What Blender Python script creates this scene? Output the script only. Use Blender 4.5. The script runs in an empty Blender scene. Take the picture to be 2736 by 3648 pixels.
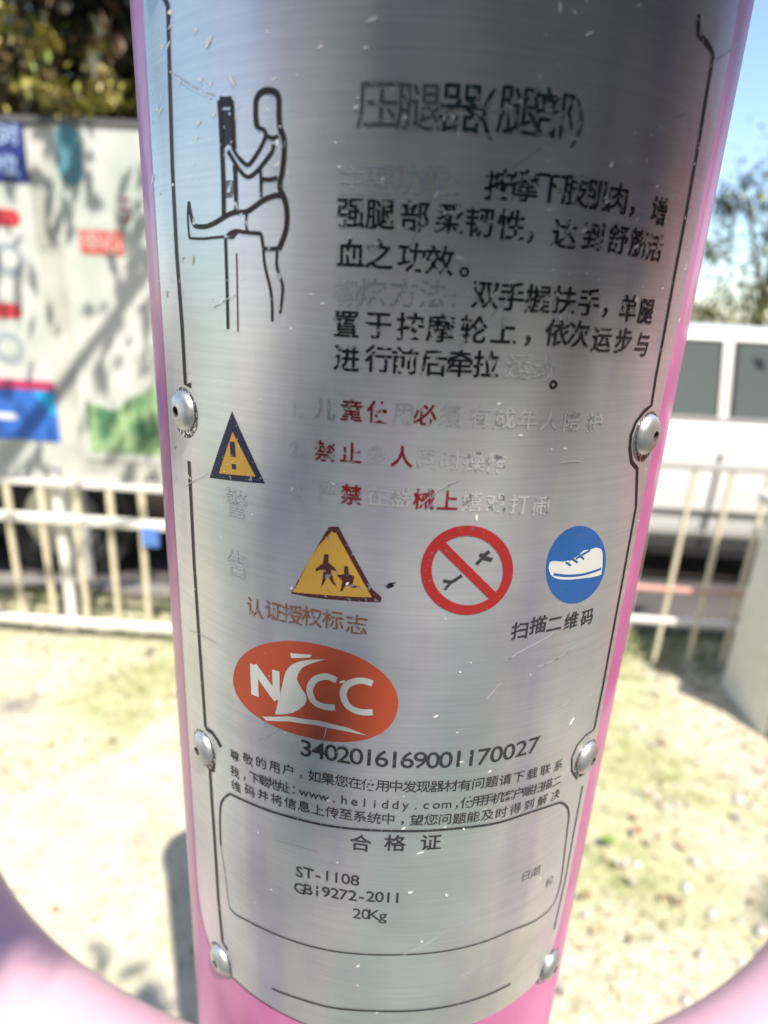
import bpy, bmesh, math, random
from mathutils import Vector, Matrix, noise
rnd = random.Random(7)
C = bpy.context.scene.collection
S = bpy.context.scene
R = math.radians

# ------------------------------------------------------------------ camera
F, PITCH, ROLL, YAW = 2150.0, 0.32109, 0.05332, -0.03288   # px of a 3648 px tall picture, radians
EYE = Vector((0, 0, 1.5))
def turn(v):
    c, s = math.cos(YAW), math.sin(YAW)
    return Vector((c*v[0]+s*v[1], -s*v[0]+c*v[1], v[2]))
cr, sr, cp, sp = math.cos(ROLL), math.sin(ROLL), math.cos(PITCH), math.sin(PITCH)
ax = turn((cr, sr*sp, sr*cp)); ay = turn((-sr, cr*sp, cr*cp)); az = -turn((0, cp, -sp))
cam = bpy.data.cameras.new('camera'); co = bpy.data.objects.new('camera', cam); C.objects.link(co)
m = Matrix.Identity(4)
for i in range(3):
    m[i][0], m[i][1], m[i][2], m[i][3] = ax[i], ay[i], az[i], EYE[i]
co.matrix_world = m
cam.sensor_fit = 'VERTICAL'; cam.sensor_height = 36.0; cam.sensor_width = 27.0
cam.lens = F/3648*36; cam.clip_start = 0.01; cam.clip_end = 1500
cam.dof.use_dof = True; cam.dof.focus_distance = 0.150; cam.dof.aperture_fstop = 8.8
S.camera = co
# ------------------------------------------------------------------ light
SUN_EL, SUN_AZ = R(60), R(26)           # sun behind the viewer, to the right
sdir = Vector((math.cos(SUN_EL)*math.sin(SUN_AZ), -math.cos(SUN_EL)*math.cos(SUN_AZ), math.sin(SUN_EL)))
W = bpy.data.worlds.new('World'); S.world = W; W.use_nodes = True
nt = W.node_tree; bg = nt.nodes['Background']; sky = nt.nodes.new('ShaderNodeTexSky')
sky.sky_type = 'NISHITA'; sky.sun_disc = False; sky.sun_elevation = SUN_EL
sky.sun_rotation = math.atan2(sdir.x, sdir.y); sky.air_density = 1.0; sky.dust_density = 0.6
bg.inputs[1].default_value = 0.15; nt.links.new(sky.outputs[0], bg.inputs[0])
sl = bpy.data.lights.new('sun', 'SUN'); sl.energy = 4.5; sl.angle = R(0.5); sl.color = (1, .94, .84)
so = bpy.data.objects.new('sun', sl); C.objects.link(so); so.rotation_euler = sdir.to_track_quat('Z', 'Y').to_euler()
S.view_settings.view_transform = 'Standard'; S.view_settings.look = 'None'
S.view_settings.exposure = 0.95; S.view_settings.gamma = 1; S.view_settings.use_curve_mapping = False

# ------------------------------------------------------------------ readings off the photograph -> places
def ray(px, py):
    x, y = px-1368, 1824-py
    return (ax*x + ay*y - az*F)
def at(px, py, Y):
    v = ray(px, py); return v*(Y/v.y) + EYE
def gnd(px, py):
    v = ray(px, py); return v*(EYE.z/-v.z) + EYE
PR = 0.08; PD = 2.5619*PR          # post radius, distance of its axis
def uv(px, py):                    # plate coordinates (angle, height) of a mark
    v = ray(px, py); a = v.x**2+v.y**2; b = -2*v.y*PD; c = PD*PD-PR*PR
    D = max(b*b-4*a*c, 0); t = (-b-math.sqrt(D))/(2*a)
    return math.atan2(t*v.x, PD-t*v.y), t*v.z
def wrap(th, z, h=0.0):
    r = PR+h
    return Vector((r*math.sin(th), PD-r*math.cos(th), EYE.z+z))

# ------------------------------------------------------------------ materials
def mat(name, col=(.5, .5, .5), rough=.5, metal=0.0, spec=.5, noise_=None, bump=None, coat=0.0, alpha_fn=None):
    M = bpy.data.materials.new(name); M.use_nodes = True
    n = M.node_tree; b = n.nodes['Principled BSDF']
    b.inputs['Base Color'].default_value = (*col, 1); b.inputs['Roughness'].default_value = rough
    b.inputs['Metallic'].default_value = metal; b.inputs['Specular IOR Level'].default_value = spec
    b.inputs['Coat Weight'].default_value = coat; b.inputs['Coat Roughness'].default_value = .06
    tc = n.nodes.new('ShaderNodeTexCoord')
    if noise_:                       # list of (scale, low colour, high colour, contrast)
        sc, c0, c1, k = noise_[:4]
        t = n.nodes.new('ShaderNodeTexNoise'); t.inputs['Scale'].default_value = sc; t.inputs['Detail'].default_value = 6
        n.links.new(tc.outputs['Object'], t.inputs['Vector'])
        r = n.nodes.new('ShaderNodeValToRGB'); r.color_ramp.elements[0].position = .5-k; r.color_ramp.elements[1].position = .5+k
        r.color_ramp.elements[0].color = (*c0, 1); r.color_ramp.elements[1].color = (*c1, 1)
        n.links.new(t.outputs['Fac'], r.inputs['Fac']); n.links.new(r.outputs['Color'], b.inputs['Base Color'])
    if bump:
        sc, st, dist = bump
        t = n.nodes.new('ShaderNodeTexNoise'); t.inputs['Scale'].default_value = sc; t.inputs['Detail'].default_value = 5
        n.links.new(tc.outputs['Object'], t.inputs['Vector'])
        bp = n.nodes.new('ShaderNodeBump'); bp.inputs['Strength'].default_value = st; bp.inputs['Distance'].default_value = dist
        n.links.new(t.outputs['Fac'], bp.inputs['Height']); n.links.new(bp.outputs['Normal'], b.inputs['Normal'])
    return M

def steel_material():
    M = mat('brushed_steel', (.62, .62, .63), .3, .70)
    n = M.node_tree; b = n.nodes['Principled BSDF']; L = n.links
    tc = n.nodes.new('ShaderNodeTexCoord')
    mp = n.nodes.new('ShaderNodeMapping'); mp.inputs['Scale'].default_value = (40, 40, 1500)
    L.new(tc.outputs['Object'], mp.inputs['Vector'])
    br = n.nodes.new('ShaderNodeTexNoise'); br.inputs['Scale'].default_value = 1; br.inputs['Detail'].default_value = 4
    L.new(mp.outputs['Vector'], br.inputs['Vector'])
    big = n.nodes.new('ShaderNodeTexNoise'); big.inputs['Scale'].default_value = 28; big.inputs['Detail'].default_value = 5
    L.new(tc.outputs['Object'], big.inputs['Vector'])
    # grime film: mottled base
    cr_ = n.nodes.new('ShaderNodeValToRGB')
    cr_.color_ramp.elements[0].position = .3; cr_.color_ramp.elements[0].color = (.62, .62, .655, 1)
    cr_.color_ramp.elements[1].position = .7; cr_.color_ramp.elements[1].color = (.80, .79, .80, 1)
    L.new(big.outputs['Fac'], cr_.inputs['Fac'])
    mx = n.nodes.new('ShaderNodeMix'); mx.data_type = 'RGBA'; mx.blend_type = 'MULTIPLY'; mx.inputs['Factor'].default_value = .14
    L.new(cr_.outputs['Color'], mx.inputs[6])
    g = n.nodes.new('ShaderNodeValToRGB'); g.color_ramp.elements[0].position = .35; g.color_ramp.elements[0].color = (.35, .35, .35, 1)
    g.color_ramp.elements[1].position = .65
    L.new(br.outputs['Fac'], g.inputs['Fac']); L.new(g.outputs['Color'], mx.inputs[7])
    # faint lilac and green tint in upright streaks
    mp3 = n.nodes.new('ShaderNodeMapping'); mp3.inputs['Scale'].default_value = (38, 38, 5)
    L.new(tc.outputs['Object'], mp3.inputs['Vector'])
    st = n.nodes.new('ShaderNodeTexNoise'); st.inputs['Scale'].default_value = 1; st.inputs['Detail'].default_value = 4
    L.new(mp3.outputs['Vector'], st.inputs['Vector'])
    sr_ = n.nodes.new('ShaderNodeValToRGB'); e = sr_.color_ramp.elements
    e[0].position, e[0].color = .36, (.80, .74, .92, 1); e[1].position, e[1].color = .64, (.84, .97, .92, 1)
    m_ = sr_.color_ramp.elements.new(.5); m_.color = (1, .97, .97, 1)
    L.new(st.outputs['Fac'], sr_.inputs['Fac'])
    mx2 = n.nodes.new('ShaderNodeMix'); mx2.data_type = 'RGBA'; mx2.blend_type = 'MULTIPLY'; mx2.inputs['Factor'].default_value = .8
    L.new(mx.outputs[2], mx2.inputs[6]); L.new(sr_.outputs['Color'], mx2.inputs[7])
    L.new(mx2.outputs[2], b.inputs['Base Color'])
    rr = n.nodes.new('ShaderNodeMapRange'); rr.inputs['To Min'].default_value = .27; rr.inputs['To Max'].default_value = .44
    L.new(big.outputs['Fac'], rr.inputs['Value']); L.new(rr.outputs['Result'], b.inputs['Roughness'])
    bp = n.nodes.new('ShaderNodeBump'); bp.inputs['Strength'].default_value = .25; bp.inputs['Distance'].default_value = .00006
    L.new(br.outputs['Fac'], bp.inputs['Height'])
    # soft dents
    bp2 = n.nodes.new('ShaderNodeBump'); bp2.inputs['Strength'].default_value = .5; bp2.inputs['Distance'].default_value = .0006
    big2 = n.nodes.new('ShaderNodeTexNoise'); big2.inputs['Scale'].default_value = 60; big2.inputs['Detail'].default_value = 2
    mp2 = n.nodes.new('ShaderNodeMapping'); mp2.inputs['Scale'].default_value = (1, 1, .25)
    L.new(tc.outputs['Object'], mp2.inputs['Vector']); L.new(mp2.outputs['Vector'], big2.inputs['Vector'])
    L.new(big2.outputs['Fac'], bp2.inputs['Height']); L.new(bp.outputs['Normal'], bp2.inputs['Normal'])
    L.new(bp2.outputs['Normal'], b.inputs['Normal'])
    return M
STEEL = steel_material()
PAINT = mat('pink_paint', (.55, .12, .33), .38, 0, .5, noise_=(40, (.48, .10, .30), (.60, .17, .38), .25), bump=(350, .2, .0004), coat=.2)
HOOP = mat('pale_pink_paint', (.60, .35, .41), .5, 0, .5, noise_=(9, (.56, .31, .39), (.64, .40, .44), .2), coat=.2)

def ink(name, col, worn=.0, scale=900):
    """print on steel; where it is worn the bright metal edge shows"""
    M = mat(name, col, .45, 0, .35)
    if worn > 0:
        n = M.node_tree; b = n.nodes['Principled BSDF']; L = n.links
        tc = n.nodes.new('ShaderNodeTexCoord'); t = n.nodes.new('ShaderNodeTexNoise'); t.inputs['Scale'].default_value = scale
        t.inputs['Detail'].default_value = 3
        L.new(tc.outputs['Object'], t.inputs['Vector'])
        r = n.nodes.new('ShaderNodeMapRange'); r.inputs['From Min'].default_value = .66-worn*.42; r.inputs['From Max'].default_value = .72-worn*.42
        r.inputs['To Min'].default_value = 0; r.inputs['To Max'].default_value = 1
        L.new(t.outputs['Fac'], r.inputs['Value'])
        me = n.nodes.new('ShaderNodeBsdfPrincipled'); me.inputs['Base Color'].default_value = (.72, .72, .74, 1)
        me.inputs['Metallic'].default_value = 1; me.inputs['Roughness'].default_value = .35
        mix = n.nodes.new('ShaderNodeMixShader'); L.new(r.outputs['Result'], mix.inputs[0])
        L.new(b.outputs[0], mix.inputs[1]); L.new(me.outputs[0], mix.inputs[2])
        L.new(mix.outputs[0], n.nodes['Material Output'].inputs['Surface'])
    return M
INK = dict(
    black=ink('black_ink', (.012, .012, .018), .24, 650), thin=ink('grey_ink', (.035, .033, .04), .06, 1500),
    line=ink('line_ink', (.02, .014, .016), .05, 300),
    pale=ink('worn_embossed_ink', (.40, .40, .42), .25, 700), dimpale=ink('dark_worn_ink', (.12, .13, .14), .22, 700),
    teal=ink('dark_teal_ink', (.015, .035, .04), .30, 500), red=ink('red_ink', (.22, .012, .018), .22, 700), brown=ink('brown_ink', (.20, .085, .05), .2, 700),
    orange=ink('orange_enamel', (.40, .070, .032), .0), white=ink('white_enamel', (.55, .56, .53), .0),
    yellow=ink('yellow_enamel', (.50, .29, .05), .04), darkbrown=ink('dark_brown_ink', (.07, .02, .02), .15),
    navy=ink('navy_ink', (.018, .018, .05), .05), ringred=ink('red_enamel', (.30, .022, .022), .02),
    blue=ink('blue_enamel', (.025, .095, .30), .02))

def tag(o, label=None, cat=None, group=None, kind=None):
    if label: o['label'] = label
    if cat: o['category'] = cat
    if group: o['group'] = group
    if kind: o['kind'] = kind
    return o
def empty(name, loc=(0, 0, 0), rz=0, **k):
    o = bpy.data.objects.new(name, None); C.objects.link(o); o.location = loc; o.rotation_euler = (0, 0, rz)
    o.empty_display_size = .1
    return tag(o, **k)
def link(name, me, m_, parent=None, smooth=False, **k):
    o = bpy.data.objects.new(name, me); C.objects.link(o)
    ms = m_ if isinstance(m_, (list, tuple)) else [m_]
    for q in ms: me.materials.append(q)
    if smooth: me.polygons.foreach_set('use_smooth', [True]*len(me.polygons))
    if parent:
        o.parent = parent
        o.matrix_parent_inverse = Matrix.LocRotScale(parent_world[parent][0], None, None).inverted() if parent in parent_world else Matrix.Identity(4)
    return tag(o, **k)
parent_world = {}
def from_bm(name, bm, m_, parent=None, smooth=False, **k):
    me = bpy.data.meshes.new(name); bm.to_mesh(me); bm.free()
    return link(name, me, m_, parent, smooth, **k)
def box(bm, c, s, rot=None, bev=0.0):
    g = bmesh.ops.create_cube(bm, size=1)['verts']
    M = Matrix.Translation(c) @ (rot.to_4x4() if rot else Matrix.Identity(4)) @ Matrix.Diagonal((*s, 1))
    if bev:
        bmesh.ops.scale(bm, vec=s, verts=g)
        es = list({e for v in g for e in v.link_edges})
        r = bmesh.ops.bevel(bm, geom=es, offset=bev, segments=2, affect='EDGES', profile=.5)
        g = list({v for f in r['faces'] for v in f.verts} | {v for v in g if v.is_valid})
        bmesh.ops.transform(bm, matrix=Matrix.Translation(c) @ (rot.to_4x4() if rot else Matrix.Identity(4)), verts=g)
    else:
        bmesh.ops.transform(bm, matrix=M, verts=g)
def tube(bm, pts, rad, n=10, cap=True):
    pts = [Vector(p) for p in pts]; rings = []
    for i, p in enumerate(pts):
        d = (pts[min(i+1, len(pts)-1)]-pts[max(i-1, 0)]).normalized()
        a = Vector((0, 0, 1)) if abs(d.z) < .9 else Vector((1, 0, 0))
        u = d.cross(a).normalized(); w = d.cross(u)
        r = rad[i] if isinstance(rad, (list, tuple)) else rad
        rings.append([bm.verts.new(p+(u*math.cos(2*math.pi*k/n)+w*math.sin(2*math.pi*k/n))*r) for k in range(n)])
    for a, b in zip(rings, rings[1:]):
        for k in range(n): bm.faces.new((a[k], a[(k+1) % n], b[(k+1) % n], b[k]))
    if cap: bm.faces.new(rings[0]); bm.faces.new(rings[-1][::-1])

# ================================================================== setting: ground, road
def fnoise(x, y, s): return noise.noise(Vector((x*s, y*s, 3.1)))
def ground_h(x, y):
    return .012*fnoise(x, y, 2.2) + .004*fnoise(x, y, 9)
def ground_material():
    M = mat('dry_ground', (.4, .36, .27), .95, 0, .2)
    n = M.node_tree; b = n.nodes['Principled BSDF']; L = n.links; tc = n.nodes.new('ShaderNodeTexCoord')
    def ns(s, d=6):
        t = n.nodes.new('ShaderNodeTexNoise'); t.inputs['Scale'].default_value = s; t.inputs['Detail'].default_value = d
        L.new(tc.outputs['Object'], t.inputs['Vector']); return t.outputs['Fac']
    def ramp(f, p0, c0, p1, c1):
        r = n.nodes.new('ShaderNodeValToRGB'); e = r.color_ramp.elements
        e[0].position, e[0].color, e[1].position, e[1].color = p0, (*c0, 1), p1, (*c1, 1); L.new(f, r.inputs['Fac']); return r.outputs['Color']
    soil = ramp(ns(30), .35, (.44, .39, .29), .68, (.62, .57, .45))
    grass = ramp(ns(14), .3, (.27, .29, .13), .7, (.48, .47, .28))
    mx = n.nodes.new('ShaderNodeMix'); mx.data_type = 'RGBA'
    f = n.nodes.new('ShaderNodeMapRange'); f.inputs['From Min'].default_value = .45; f.inputs['From Max'].default_value = .6
    L.new(ns(1.7, 4), f.inputs['Value']); L.new(f.outputs['Result'], mx.inputs[0]); L.new(soil, mx.inputs[6]); L.new(grass, mx.inputs[7])
    L.new(mx.outputs[2], b.inputs['Base Color'])
    bp = n.nodes.new('ShaderNodeBump'); bp.inputs['Strength'].default_value = .8; bp.inputs['Distance'].default_value = .02
    L.new(ns(55), bp.inputs['Height']); L.new(bp.outputs['Normal'], b.inputs['Normal'])
    return M
GROUND = ground_material()
def sheet(name, x0, x1, y0, y1, nx, ny, hf, m_, **k):
    vs, fs = [], []
    for j in range(ny+1):
        for i in range(nx+1):
            x = x0+(x1-x0)*i/nx; y = y0+(y1-y0)*j/ny; vs.append((x, y, hf(x, y)))
    for j in range(ny):
        for i in range(nx):
            a = j*(nx+1)+i; fs.append((a, a+1, a+nx+2, a+nx+1))
    me = bpy.data.meshes.new(name); me.from_pydata(vs, [], fs)
    return link(name, me, m_, None, True, **k)
def far_h(x, y):
    if -4 < x < 4 and -1.0 < y < 3.0: return -0.05
    return -0.03
sheet('ground', -400, 400, -400, 400, 2, 2, lambda x, y: -.04, mat('distant_ground', (.42, .38, .28), .95, noise_=(.8, (.36, .33, .22), (.48, .43, .33), .2)), kind='structure')
sheet('lawn', -5, 5, -1.5, 2.78, 160, 80, ground_h, GROUND, kind='structure')
sheet('clearing', -5, 5, -14, -1.5, 40, 50, lambda x, y: .0 + .012*fnoise(x, y, 2.2)*(1 if y < -1.6 else 0), mat('pale_paving', (.55, .53, .48), .9, noise_=(3, (.50, .48, .43), (.60, .58, .53), .2)), kind='structure')
# kerb and car park beyond the fence
bm = bmesh.new()
x = -12.0
while x < 12:
    box(bm, (x+.495, 2.86, .0), (.985, .12, .10), bev=.008); x += 1.0
from_bm('kerb', bm, mat('kerb_stone', (.2, .18, .16), .85, noise_=(25, (.16, .15, .14), (.26, .24, .22), .2)), kind='structure')
sheet('road', -40, 40, 2.92, 16, 4, 4, lambda x, y: .0, mat('asphalt', (.07, .06, .06), .9, noise_=(4, (.060, .052, .052), (.095, .085, .083), .2), bump=(160, .3, .004)), kind='structure')

# pale path at the left of the post
PATH = mat('pale_sandy_path', (.50, .46, .36), .95, 0, .2, noise_=(9, (.42, .40, .27), (.58, .53, .42), .25), bump=(120, .5, .006))
pts = [gnd(700, 2500), gnd(560, 2560), gnd(420, 2680), gnd(200, 2800), gnd(0, 2860), gnd(-500, 2950)]
far = [(p.x, p.y) for p in pts]
vs, fs = [], []
near = [(.35, -.9), (.2, -.9), (-.2, -.9), (-.6, -.9), (-1.2, -.9), (-3.4, -.9)]
NX, NY = 60, 60
for j in range(NY+1):
    v = j/NY
    for i in range(NX+1):
        s = i/NX*(len(far)-1); k = min(int(s), len(far)-2); t = s-k
        fx = far[k][0]*(1-t)+far[k+1][0]*t; fy = far[k][1]*(1-t)+far[k+1][1]*t
        nx_ = near[k][0]*(1-t)+near[k+1][0]*t
        x = nx_*(1-v)+fx*v; y = -.9*(1-v)+(fy+.10*fnoise(fx, 1, 4)+.04*fnoise(fx, 1, 17))*v
        vs.append((x, y, ground_h(x, y)+.006+.004*min(1, 6*(1-v))))
for j in range(NY):
    for i in range(NX):
        a = j*(NX+1)+i; fs.append((a, a+NX+1, a+NX+2, a+1))
me = bpy.data.meshes.new('path'); me.from_pydata(vs, [], fs); link('path', me, PATH, None, True, kind='structure')
def on_path(x, y):
    # inside the path's outline, roughly
    for k in range(len(far)-1):
        a, b = far[k], far[k+1]
        if b[0] <= x <= a[0]:
            t = (x-a[0])/(b[0]-a[0]); return y < a[1]*(1-t)+b[1]*t
    return False

# ================================================================== grass, litter, stones on the lawn
def blades(name, n, m_, area, hmin, hmax, wid, dens=None):
    vs, fs, mi = [], [], []
    k = 0
    while k < n:
        x = rnd.uniform(area[0], area[1]); y = rnd.uniform(area[2], area[3])
        q = fnoise(x, y, 2.4)+.6*fnoise(x+9, y, 6)
        if dens and rnd.random() > dens(x, y, q): k += .25; continue
        k += 1
        h = rnd.uniform(hmin, hmax); a = rnd.uniform(0, 6.283); w = wid*rnd.uniform(.6, 1.3)
        lx, ly = rnd.uniform(-.9, .9)*h, rnd.uniform(-.9, .9)*h
        z = ground_h(x, y)-.003; c, s = math.cos(a)*w, math.sin(a)*w
        b = len(vs)
        vs += [(x-c, y-s, z), (x+c, y+s, z), (x+c*.7+lx*.4, y+s*.7+ly*.4, z+h*.55), (x-c*.7+lx*.4, y-s*.7+ly*.4, z+h*.55), (x+lx, y+ly, z+h*.8)]
        fs += [(b, b+1, b+2, b+3), (b+3, b+2, b+4)]
        j = rnd.choice(range(len(m_))); mi += [j, j]
    me = bpy.data.meshes.new(name); me.from_pydata(vs, [], fs)
    for q in m_: me.materials.append(q)
    me.polygons.foreach_set('material_index', mi)
    o = bpy.data.objects.new(name, me); C.objects.link(o); return tag(o, kind='stuff')
G = [mat('green_blade', (.15, .20, .055), .7), mat('olive_blade', (.27, .28, .10), .7), mat('straw_blade', (.46, .42, .22), .8), mat('bleached_straw', (.58, .54, .37), .8), mat('mossy_blade', (.22, .27, .10), .8)]
def dl(x, y, q):
    if on_path(x, y): return .20 if on_path(x, y) and not on_path(x, y+.28) else .02
    return max(.05, min(1, .55+1.6*q))
o = blades('grass', 26000, G, (-2.6, 2.4, .35, 2.84), .012, .045, .0022, dl)
tag(o, 'short dry yellow green grass on both sides of the pink post', 'grass')
o = blades('grass_fringe', 5000, [G[0], G[1], G[4], G[2]], (-2.8, 2.6, 2.45, 2.84), .03, .085, .003, lambda x, y, q: .8)
tag(o, 'taller grass tufts growing along the foot of the cream fence', 'grass')
LT = [mat('tan_leaf', (.42, .33, .22), .8), mat('grey_leaf', (.40, .37, .31), .85), mat('pinkish_leaf', (.52, .42, .36), .8), mat('brown_leaf', (.22, .15, .09), .8)]
def leaf_verts(L, w, fold):
    return [(0, -L, 0), (w*.8, -L*.3, fold), (w, L*.2, fold), (0, L, .2*fold), (-w, L*.2, fold), (-w*.8, -L*.3, fold), (0, 0, 0)], \
        [(0, 1, 6), (1, 2, 6), (2, 3, 6), (3, 4, 6), (4, 5, 6), (5, 0, 6)]
vs, fs, mi = [], [], []
for k in range(1100):
    x, y = rnd.uniform(-2.4, 2.2), rnd.uniform(.4, 2.8)
    if on_path(x, y) and rnd.random() > .12: continue
    if x < 0 and rnd.random() > .5: continue
    L = rnd.uniform(.010, .026); v, f = leaf_verts(L, L*rnd.uniform(.35, .6), L*rnd.uniform(.1, .5))
    M = Matrix.Translation((x, y, ground_h(x, y)+.012)) @ Matrix.Rotation(rnd.uniform(0, 6.28), 4, 'Z') @ Matrix.Rotation(rnd.uniform(-.5, .5), 4, 'X')
    b = len(vs); vs += [tuple(M @ Vector(p)) for p in v]; fs += [tuple(b+i for i in q) for q in f]; mi += [rnd.choice([0, 0, 1, 1, 1, 2, 2, 3])]*6
me = bpy.data.meshes.new('leaf_litter'); me.from_pydata(vs, [], fs)
for q in LT: me.materials.append(q)
me.polygons.foreach_set('material_index', mi)
o = bpy.data.objects.new('leaf_litter', me); C.objects.link(o); tag(o, 'scattered dry leaves and litter lying on the lawn', 'leaves', kind='stuff')
# pebbles
bm = bmesh.new()
for k in range(130):
    x, y = (rnd.uniform(.5, 2.2), rnd.uniform(.6, 2.2)) if k % 4 else (rnd.uniform(-2.2, -.2), rnd.uniform(.5, 2))
    g = bmesh.ops.create_icosphere(bm, subdivisions=1, radius=1)['verts']; s = rnd.uniform(.006, .020)
    for v in g: v.co *= 1+.25*rnd.uniform(-1, 1)
    bmesh.ops.transform(bm, matrix=Matrix.Translation((x, y, ground_h(x, y)+.3*s+(.006 if on_path(x, y) else 0))) @ Matrix.Rotation(rnd.uniform(0, 6), 4, 'Z') @ Matrix.Diagonal((s*1.3, s, s*.6, 1)), verts=g)
o = from_bm('pebbles', bm, mat('pebble', (.5, .47, .42), .9, noise_=(12, (.40, .37, .33), (.62, .58, .53), .2)), None, True); tag(o, 'small pale pebbles strewn over the ground', 'pebbles', kind='stuff')
# single leaves that stand out
def big_leaf(px, py, L, col, label):
    p = gnd(px, py); v, f = leaf_verts(L, L*.55, L*.35)
    bmx = bmesh.new(); vv = [bmx.verts.new(q) for q in v]
    for q in f: bmx.faces.new([vv[i] for i in q])
    bmx.transform(Matrix.Translation((p.x, p.y, ground_h(p.x, p.y)+.03)) @ Matrix.Rotation(rnd.uniform(0, 6), 4, 'Z') @ Matrix.Rotation(.25, 4, 'X'))
    bmesh.ops.solidify(bmx, geom=bmx.faces[:], thickness=.0006)
    o = from_bm('fallen_leaf', bmx, mat('leaf_'+label.split()[0], col, .7), label=label, cat='leaf', group='fallen leaves on the lawn')
big_leaf(2262, 2990, .024, (.55, .20, .06), 'orange brown fallen leaf lying on the grass right of the post')
big_leaf(2160, 3030, .030, (.26, .36, .07), 'green leaf on the ground beside the pink post, left of the orange leaf')
big_leaf(2370, 2800, .020, (.30, .26, .09), 'small olive leaf lying on pale grass above the orange leaf')
big_leaf(2080, 3225, .018, (.42, .27, .12), 'small tan leaf lying close to the right side of the post')

# ================================================================== fences
CREAM = mat('cream_paint', (.72, .64, .46), .5, 0, .5, noise_=(30, (.62, .54, .38), (.80, .73, .55), .3), coat=.2)
WHITEP = mat('white_rail_paint', (.78, .77, .72), .45, 0, .5, noise_=(20, (.70, .68, .62), (.82, .81, .77), .2), coat=.2)
GREYP = mat('grey_rail_paint', (.40, .39, .37), .5)
YF = 2.40
fence = empty('railing', (at(300, 2300, YF).x, YF, 0), label='cream painted metal railing with upright bars left of the pink post, before the notice board', cat='railing')
parent_world[fence] = (Vector(fence.location),)
xl, xr = -2.75, -.42
def rail(par, p0, p1, w, h, m_, name='rail', **k):
    b = bmesh.new(); d = (Vector(p1)-Vector(p0)); c = (Vector(p0)+Vector(p1))/2
    rot = d.to_track_quat('X', 'Z').to_matrix(); box(b, c, (d.length, w, h), rot, bev=min(w, h)*.2)
    return from_bm(name, b, m_, par, **k)
zt, zm, zb = .735, .575, .075
rail(fence, (xl, YF, zt), (xr, YF, zt), .022, .022, WHITEP)
rail(fence, (xl, YF, zm), (xr, YF, zm), .036, .040, WHITEP)
rail(fence, (xl, YF, zb), (xr, YF, zb), .036, .036, WHITEP)
fx = [at(px, 2000, YF).x for px in (55, 170, 290, 405, 515)]
xs = [fx[0]-.145*k for k in range(8, 0, -1)] + fx + [fx[-1]+.14*k for k in range(1, 6)]
for i, x in enumerate(xs):
    b = bmesh.new(); box(b, (x, YF+.0, (zm+zb)/2), (.020, .020, zm-zb-.038), bev=.003)
    from_bm('bar', b, CREAM, fence)
    b = bmesh.new(); box(b, (x+.01, YF, (zm+zt)/2), (.026, .018, zt-zm-.031), bev=.003)
    from_bm('short_bar', b, CREAM, fence)
for x in (fx[1]+.06, fx[1]-1.2, -.5):
    b = bmesh.new(); box(b, (x, YF+.04, .39), (.04, .035, .80), bev=.005); from_bm('post', b, WHITEP, fence)

YR = 2.50
f2 = empty('railing', (1.6, YR, 0), label='thin cream and grey metal railing in front of the white car', cat='railing')
parent_world[f2] = (Vector(f2.location),)
zr = at(2550, 1665, YR).z; zr2 = zr-.05; zrm = at(2500, 2105, YR).z; zrb = at(2450, 2215, YR).z
rail(f2, (.55, YR, zr), (3.2, YR, zr), .030, .030, GREYP)
rail(f2, (.55, YR, zrm), (3.2, YR, zrm-.01), .022, .020, mat('salmon_rail', (.62, .34, .28), .6))
rail(f2, (.55, YR, zrb), (3.2, YR, zrb-.01), .026, .026, WHITEP)
bx = [at(px, 2200, YR).x for px in (2362, 2487, 2612)]
for x in [bx[0]-.16*k for k in (4, 3, 2, 1)]+bx+[bx[-1]+.16*k for k in range(1, 9)]:
    b = bmesh.new(); box(b, (x, YR, (zr-.015)/2+.01), (.017, .017, zr-.035), bev=.003); from_bm('bar', b, CREAM, f2)

# cream concrete block post at the right edge
p = gnd(2600, 2640)
b = bmesh.new(); box(b, (1.66, 2.20, .42), (.42, .34, .86), bev=.012)
pill = from_bm('wall', b, mat('cream_render', (.78, .76, .66), .9, noise_=(16, (.72, .69, .58), (.84, .82, .73), .25), bump=(70, .5, .006)))
pil = empty('gate_pillar', (1.66, 2.20, 0), label='low cream rendered gate pillar at the right edge beside the thin railing', cat='pillar')
pill.parent = pil; pill.matrix_parent_inverse = Matrix.Translation((-1.66, -2.20, 0)); pill.name = 'pillar_body'
b = bmesh.new(); box(b, (1.66, 2.20, .872), (.48, .40, .045), bev=.008); q = from_bm('coping', b, WHITEP); q.parent = pil; q.matrix_parent_inverse = Matrix.Translation((-1.66, -2.20, 0))

# small blue plaque wired to the railing
pc = at(535, 1915, YF-.02)
plq = empty('plaque', pc, label='small blue plaque fixed between the bars of the cream railing near the pink post', cat='plaque')
b = bmesh.new(); box(b, (0, 0, 0), (.075, .006, .085), bev=.002); q = from_bm('plate', b, mat('blue_plaque', (.10, .22, .60), .5), plq)
b = bmesh.new(); tube(b, [(-.02, .002, .04), (-.02, .02, .06), (-.02, .004, .075)], .0015, 6); from_bm('wire', b, GREYP, plq)

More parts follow.
